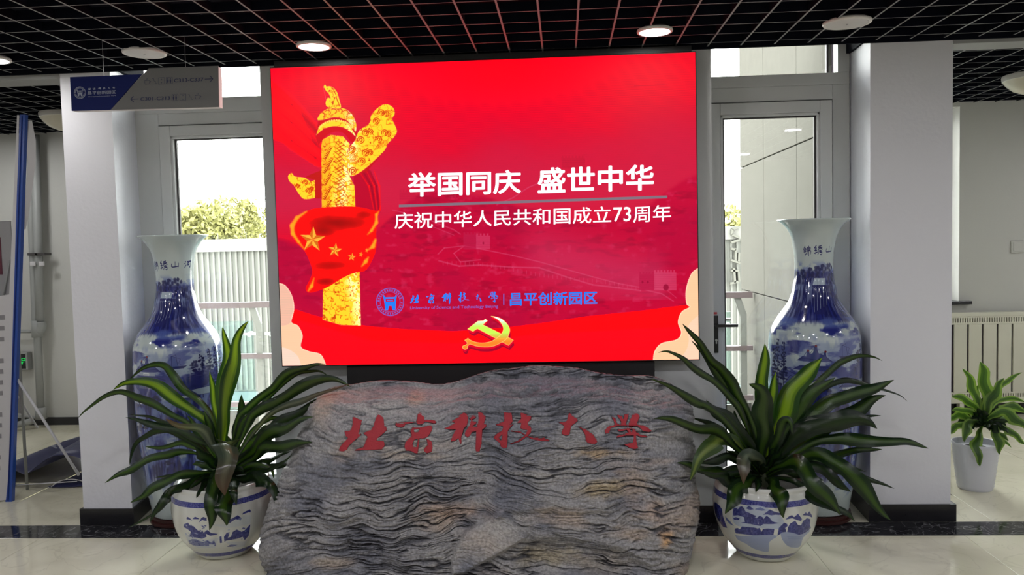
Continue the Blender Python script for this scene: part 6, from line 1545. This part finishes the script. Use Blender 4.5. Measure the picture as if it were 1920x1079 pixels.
# print on the sheet follows its surface
def onsheet(ui, ti):
    i = ti * NBn; i0 = min(int(i), NBn - 1); fi = i - i0; k = ui * (M_s - 1); k0 = min(int(k), M_s - 2); fk = k - k0
    P = [[Vector(fv[(i0 + a) * M_s + k0 + c]) for c in (0, 1)] for a in (0, 1)]
    q_ = (P[0][0] * (1 - fk) + P[0][1] * fk) * (1 - fi) + (P[1][0] * (1 - fk) + P[1][1] * fk) * fi; return q_ + Vector((0, -.002, .006))
def patch(u0, t0, u1, t1, name, mt_, b, n=4):
    v_ = []
    for i in range(n + 1):
        for j_ in range(n + 1): v_.append(onsheet(u0 + (u1 - u0) * j_ / n, t0 + (t1 - t0) * i / n))
    b.add(v_, [(i * (n + 1) + j_, i * (n + 1) + j_ + 1, (i + 1) * (n + 1) + j_ + 1, (i + 1) * (n + 1) + j_) for i in range(n) for j_ in range(n)])
M['bprint'] = mat('banner_pale_print', (0.24, 0.25, 0.32), .5); M['bprint2'] = mat('banner_photo_print', (0.10, 0.15, 0.22), .5, var=.5, scale=25)
b = MB()
for u0, t0, u1, t1 in ((.47, .30, .50, .48), (.47, .30, .55, .34), (.52, .34, .56, .44), (.50, .44, .56, .48), (.57, .34, .62, .37), (.60, .34, .625, .48), (.55, .40, .62, .43), (.68, .40, .72, .58), (.64, .48, .66, .56), (.22, .36, .25, .50), (.20, .42, .30, .46), (.12, .42, .16, .47), (.14, .56, .2, .6), (.22, .56, .29, .62), (.27, .42, .32, .44)): patch(u0, t0, u1, t1, '', None, b)
b.build('print_lettering', M['bprint'], rb)
b = MB(); patch(.40, .58, .52, .74, '', None, b); patch(.46, .66, .58, .80, '', None, b); b.build('print_picture', M['bprint2'], rb)
b = MB()
for k in range(3): patch(.44, .10 + k * .045, .66, .115 + k * .045, '', None, b)
b.build('print_small_text', mat('banner_small_print', (0.09, 0.10, 0.17), .5), rb)
rod('roll_edge', curve([(.10 - 3.75, 5.36, .01), (.16 - 3.75, 5.365, .05), (.25 - 3.75, 5.37, .062), (.33 - 3.75, 5.372, .045), (.34 - 3.75, 5.372, .028)], 5), .0035, M['board'], rb, Vector((-3.75, 5.75, 0)))

# ------------------------------------------------------------------ right corridor things
ra_ = empty('radiator', (4.3, 7.3, .12)); tag(ra_, 'cream column radiator under the switch in the right corridor', 'radiator')
rx0 = at(1787, 700, 7.3).x - .02 - 4.3; rx1 = .85; rh = at(1850, 586, 7.3).z - .12
MB().box(rx0, rx1, .01, .07, 0.02, rh - .02).build('core', M['slot'], ra_)
MB().bbox(rx0, rx1, -.008, .075, rh - .035, rh, .004).build('top_rail', M['radiator'], ra_); MB().bbox(rx0, rx1, -.008, .075, 0, .035, .004).build('bottom_rail', M['radiator'], ra_)
gz0, gz1 = rh - .105, rh - .035
for z0, z1 in ((gz0, gz1), (.035, .10)):
    g = MB(); x_ = rx0
    while x_ < rx1: g.box(x_, x_ + .012, -.004, .03, z0 + .016, z1 - .010); x_ += .021
    g.box(rx0, rx1, -.006, .03, z0, z0 + .018); g.box(rx0, rx1, -.006, .03, z1 - .012, z1)
    o = g.build('grille', M['radiator'], ra_); o['kind'] = 'stuff'
xs_ = at(1787, 700, 7.3).x - 4.3 - .002; pitch_ = 26.2 / FPX * 7.3 * 1.0
x_ = xs_
while x_ < rx1 - .05:
    MB().bbox(x_ + .008, min(x_ + pitch_ - .008, rx1), -.006, .03, .10, gz0, .003).build('fin_panel', M['radiator'], ra_); x_ += pitch_
for xx in (rx0 + .1, rx1 - .1): MB().bbox(xx - .02, xx + .02, .0, .06, -.12, .02, .003).build('foot', M['radiator'], ra_)
a = at(1898, 451, 7.37); b_ = at(1920, 475, 7.37)
sw = empty('wall_switch', (a.x + .055, 7.395, (a.z + b_.z) / 2)); tag(sw, 'white wall switch plate on the far right wall', 'switch')
MB().bbox(-.055, .055, -.012, .005, -.055, .055, .006).build('plate', M['backwall'], sw); MB().bbox(-.04, .04, -.016, -.011, -.04, .04, .003).build('rocker', M['backwall'], sw)
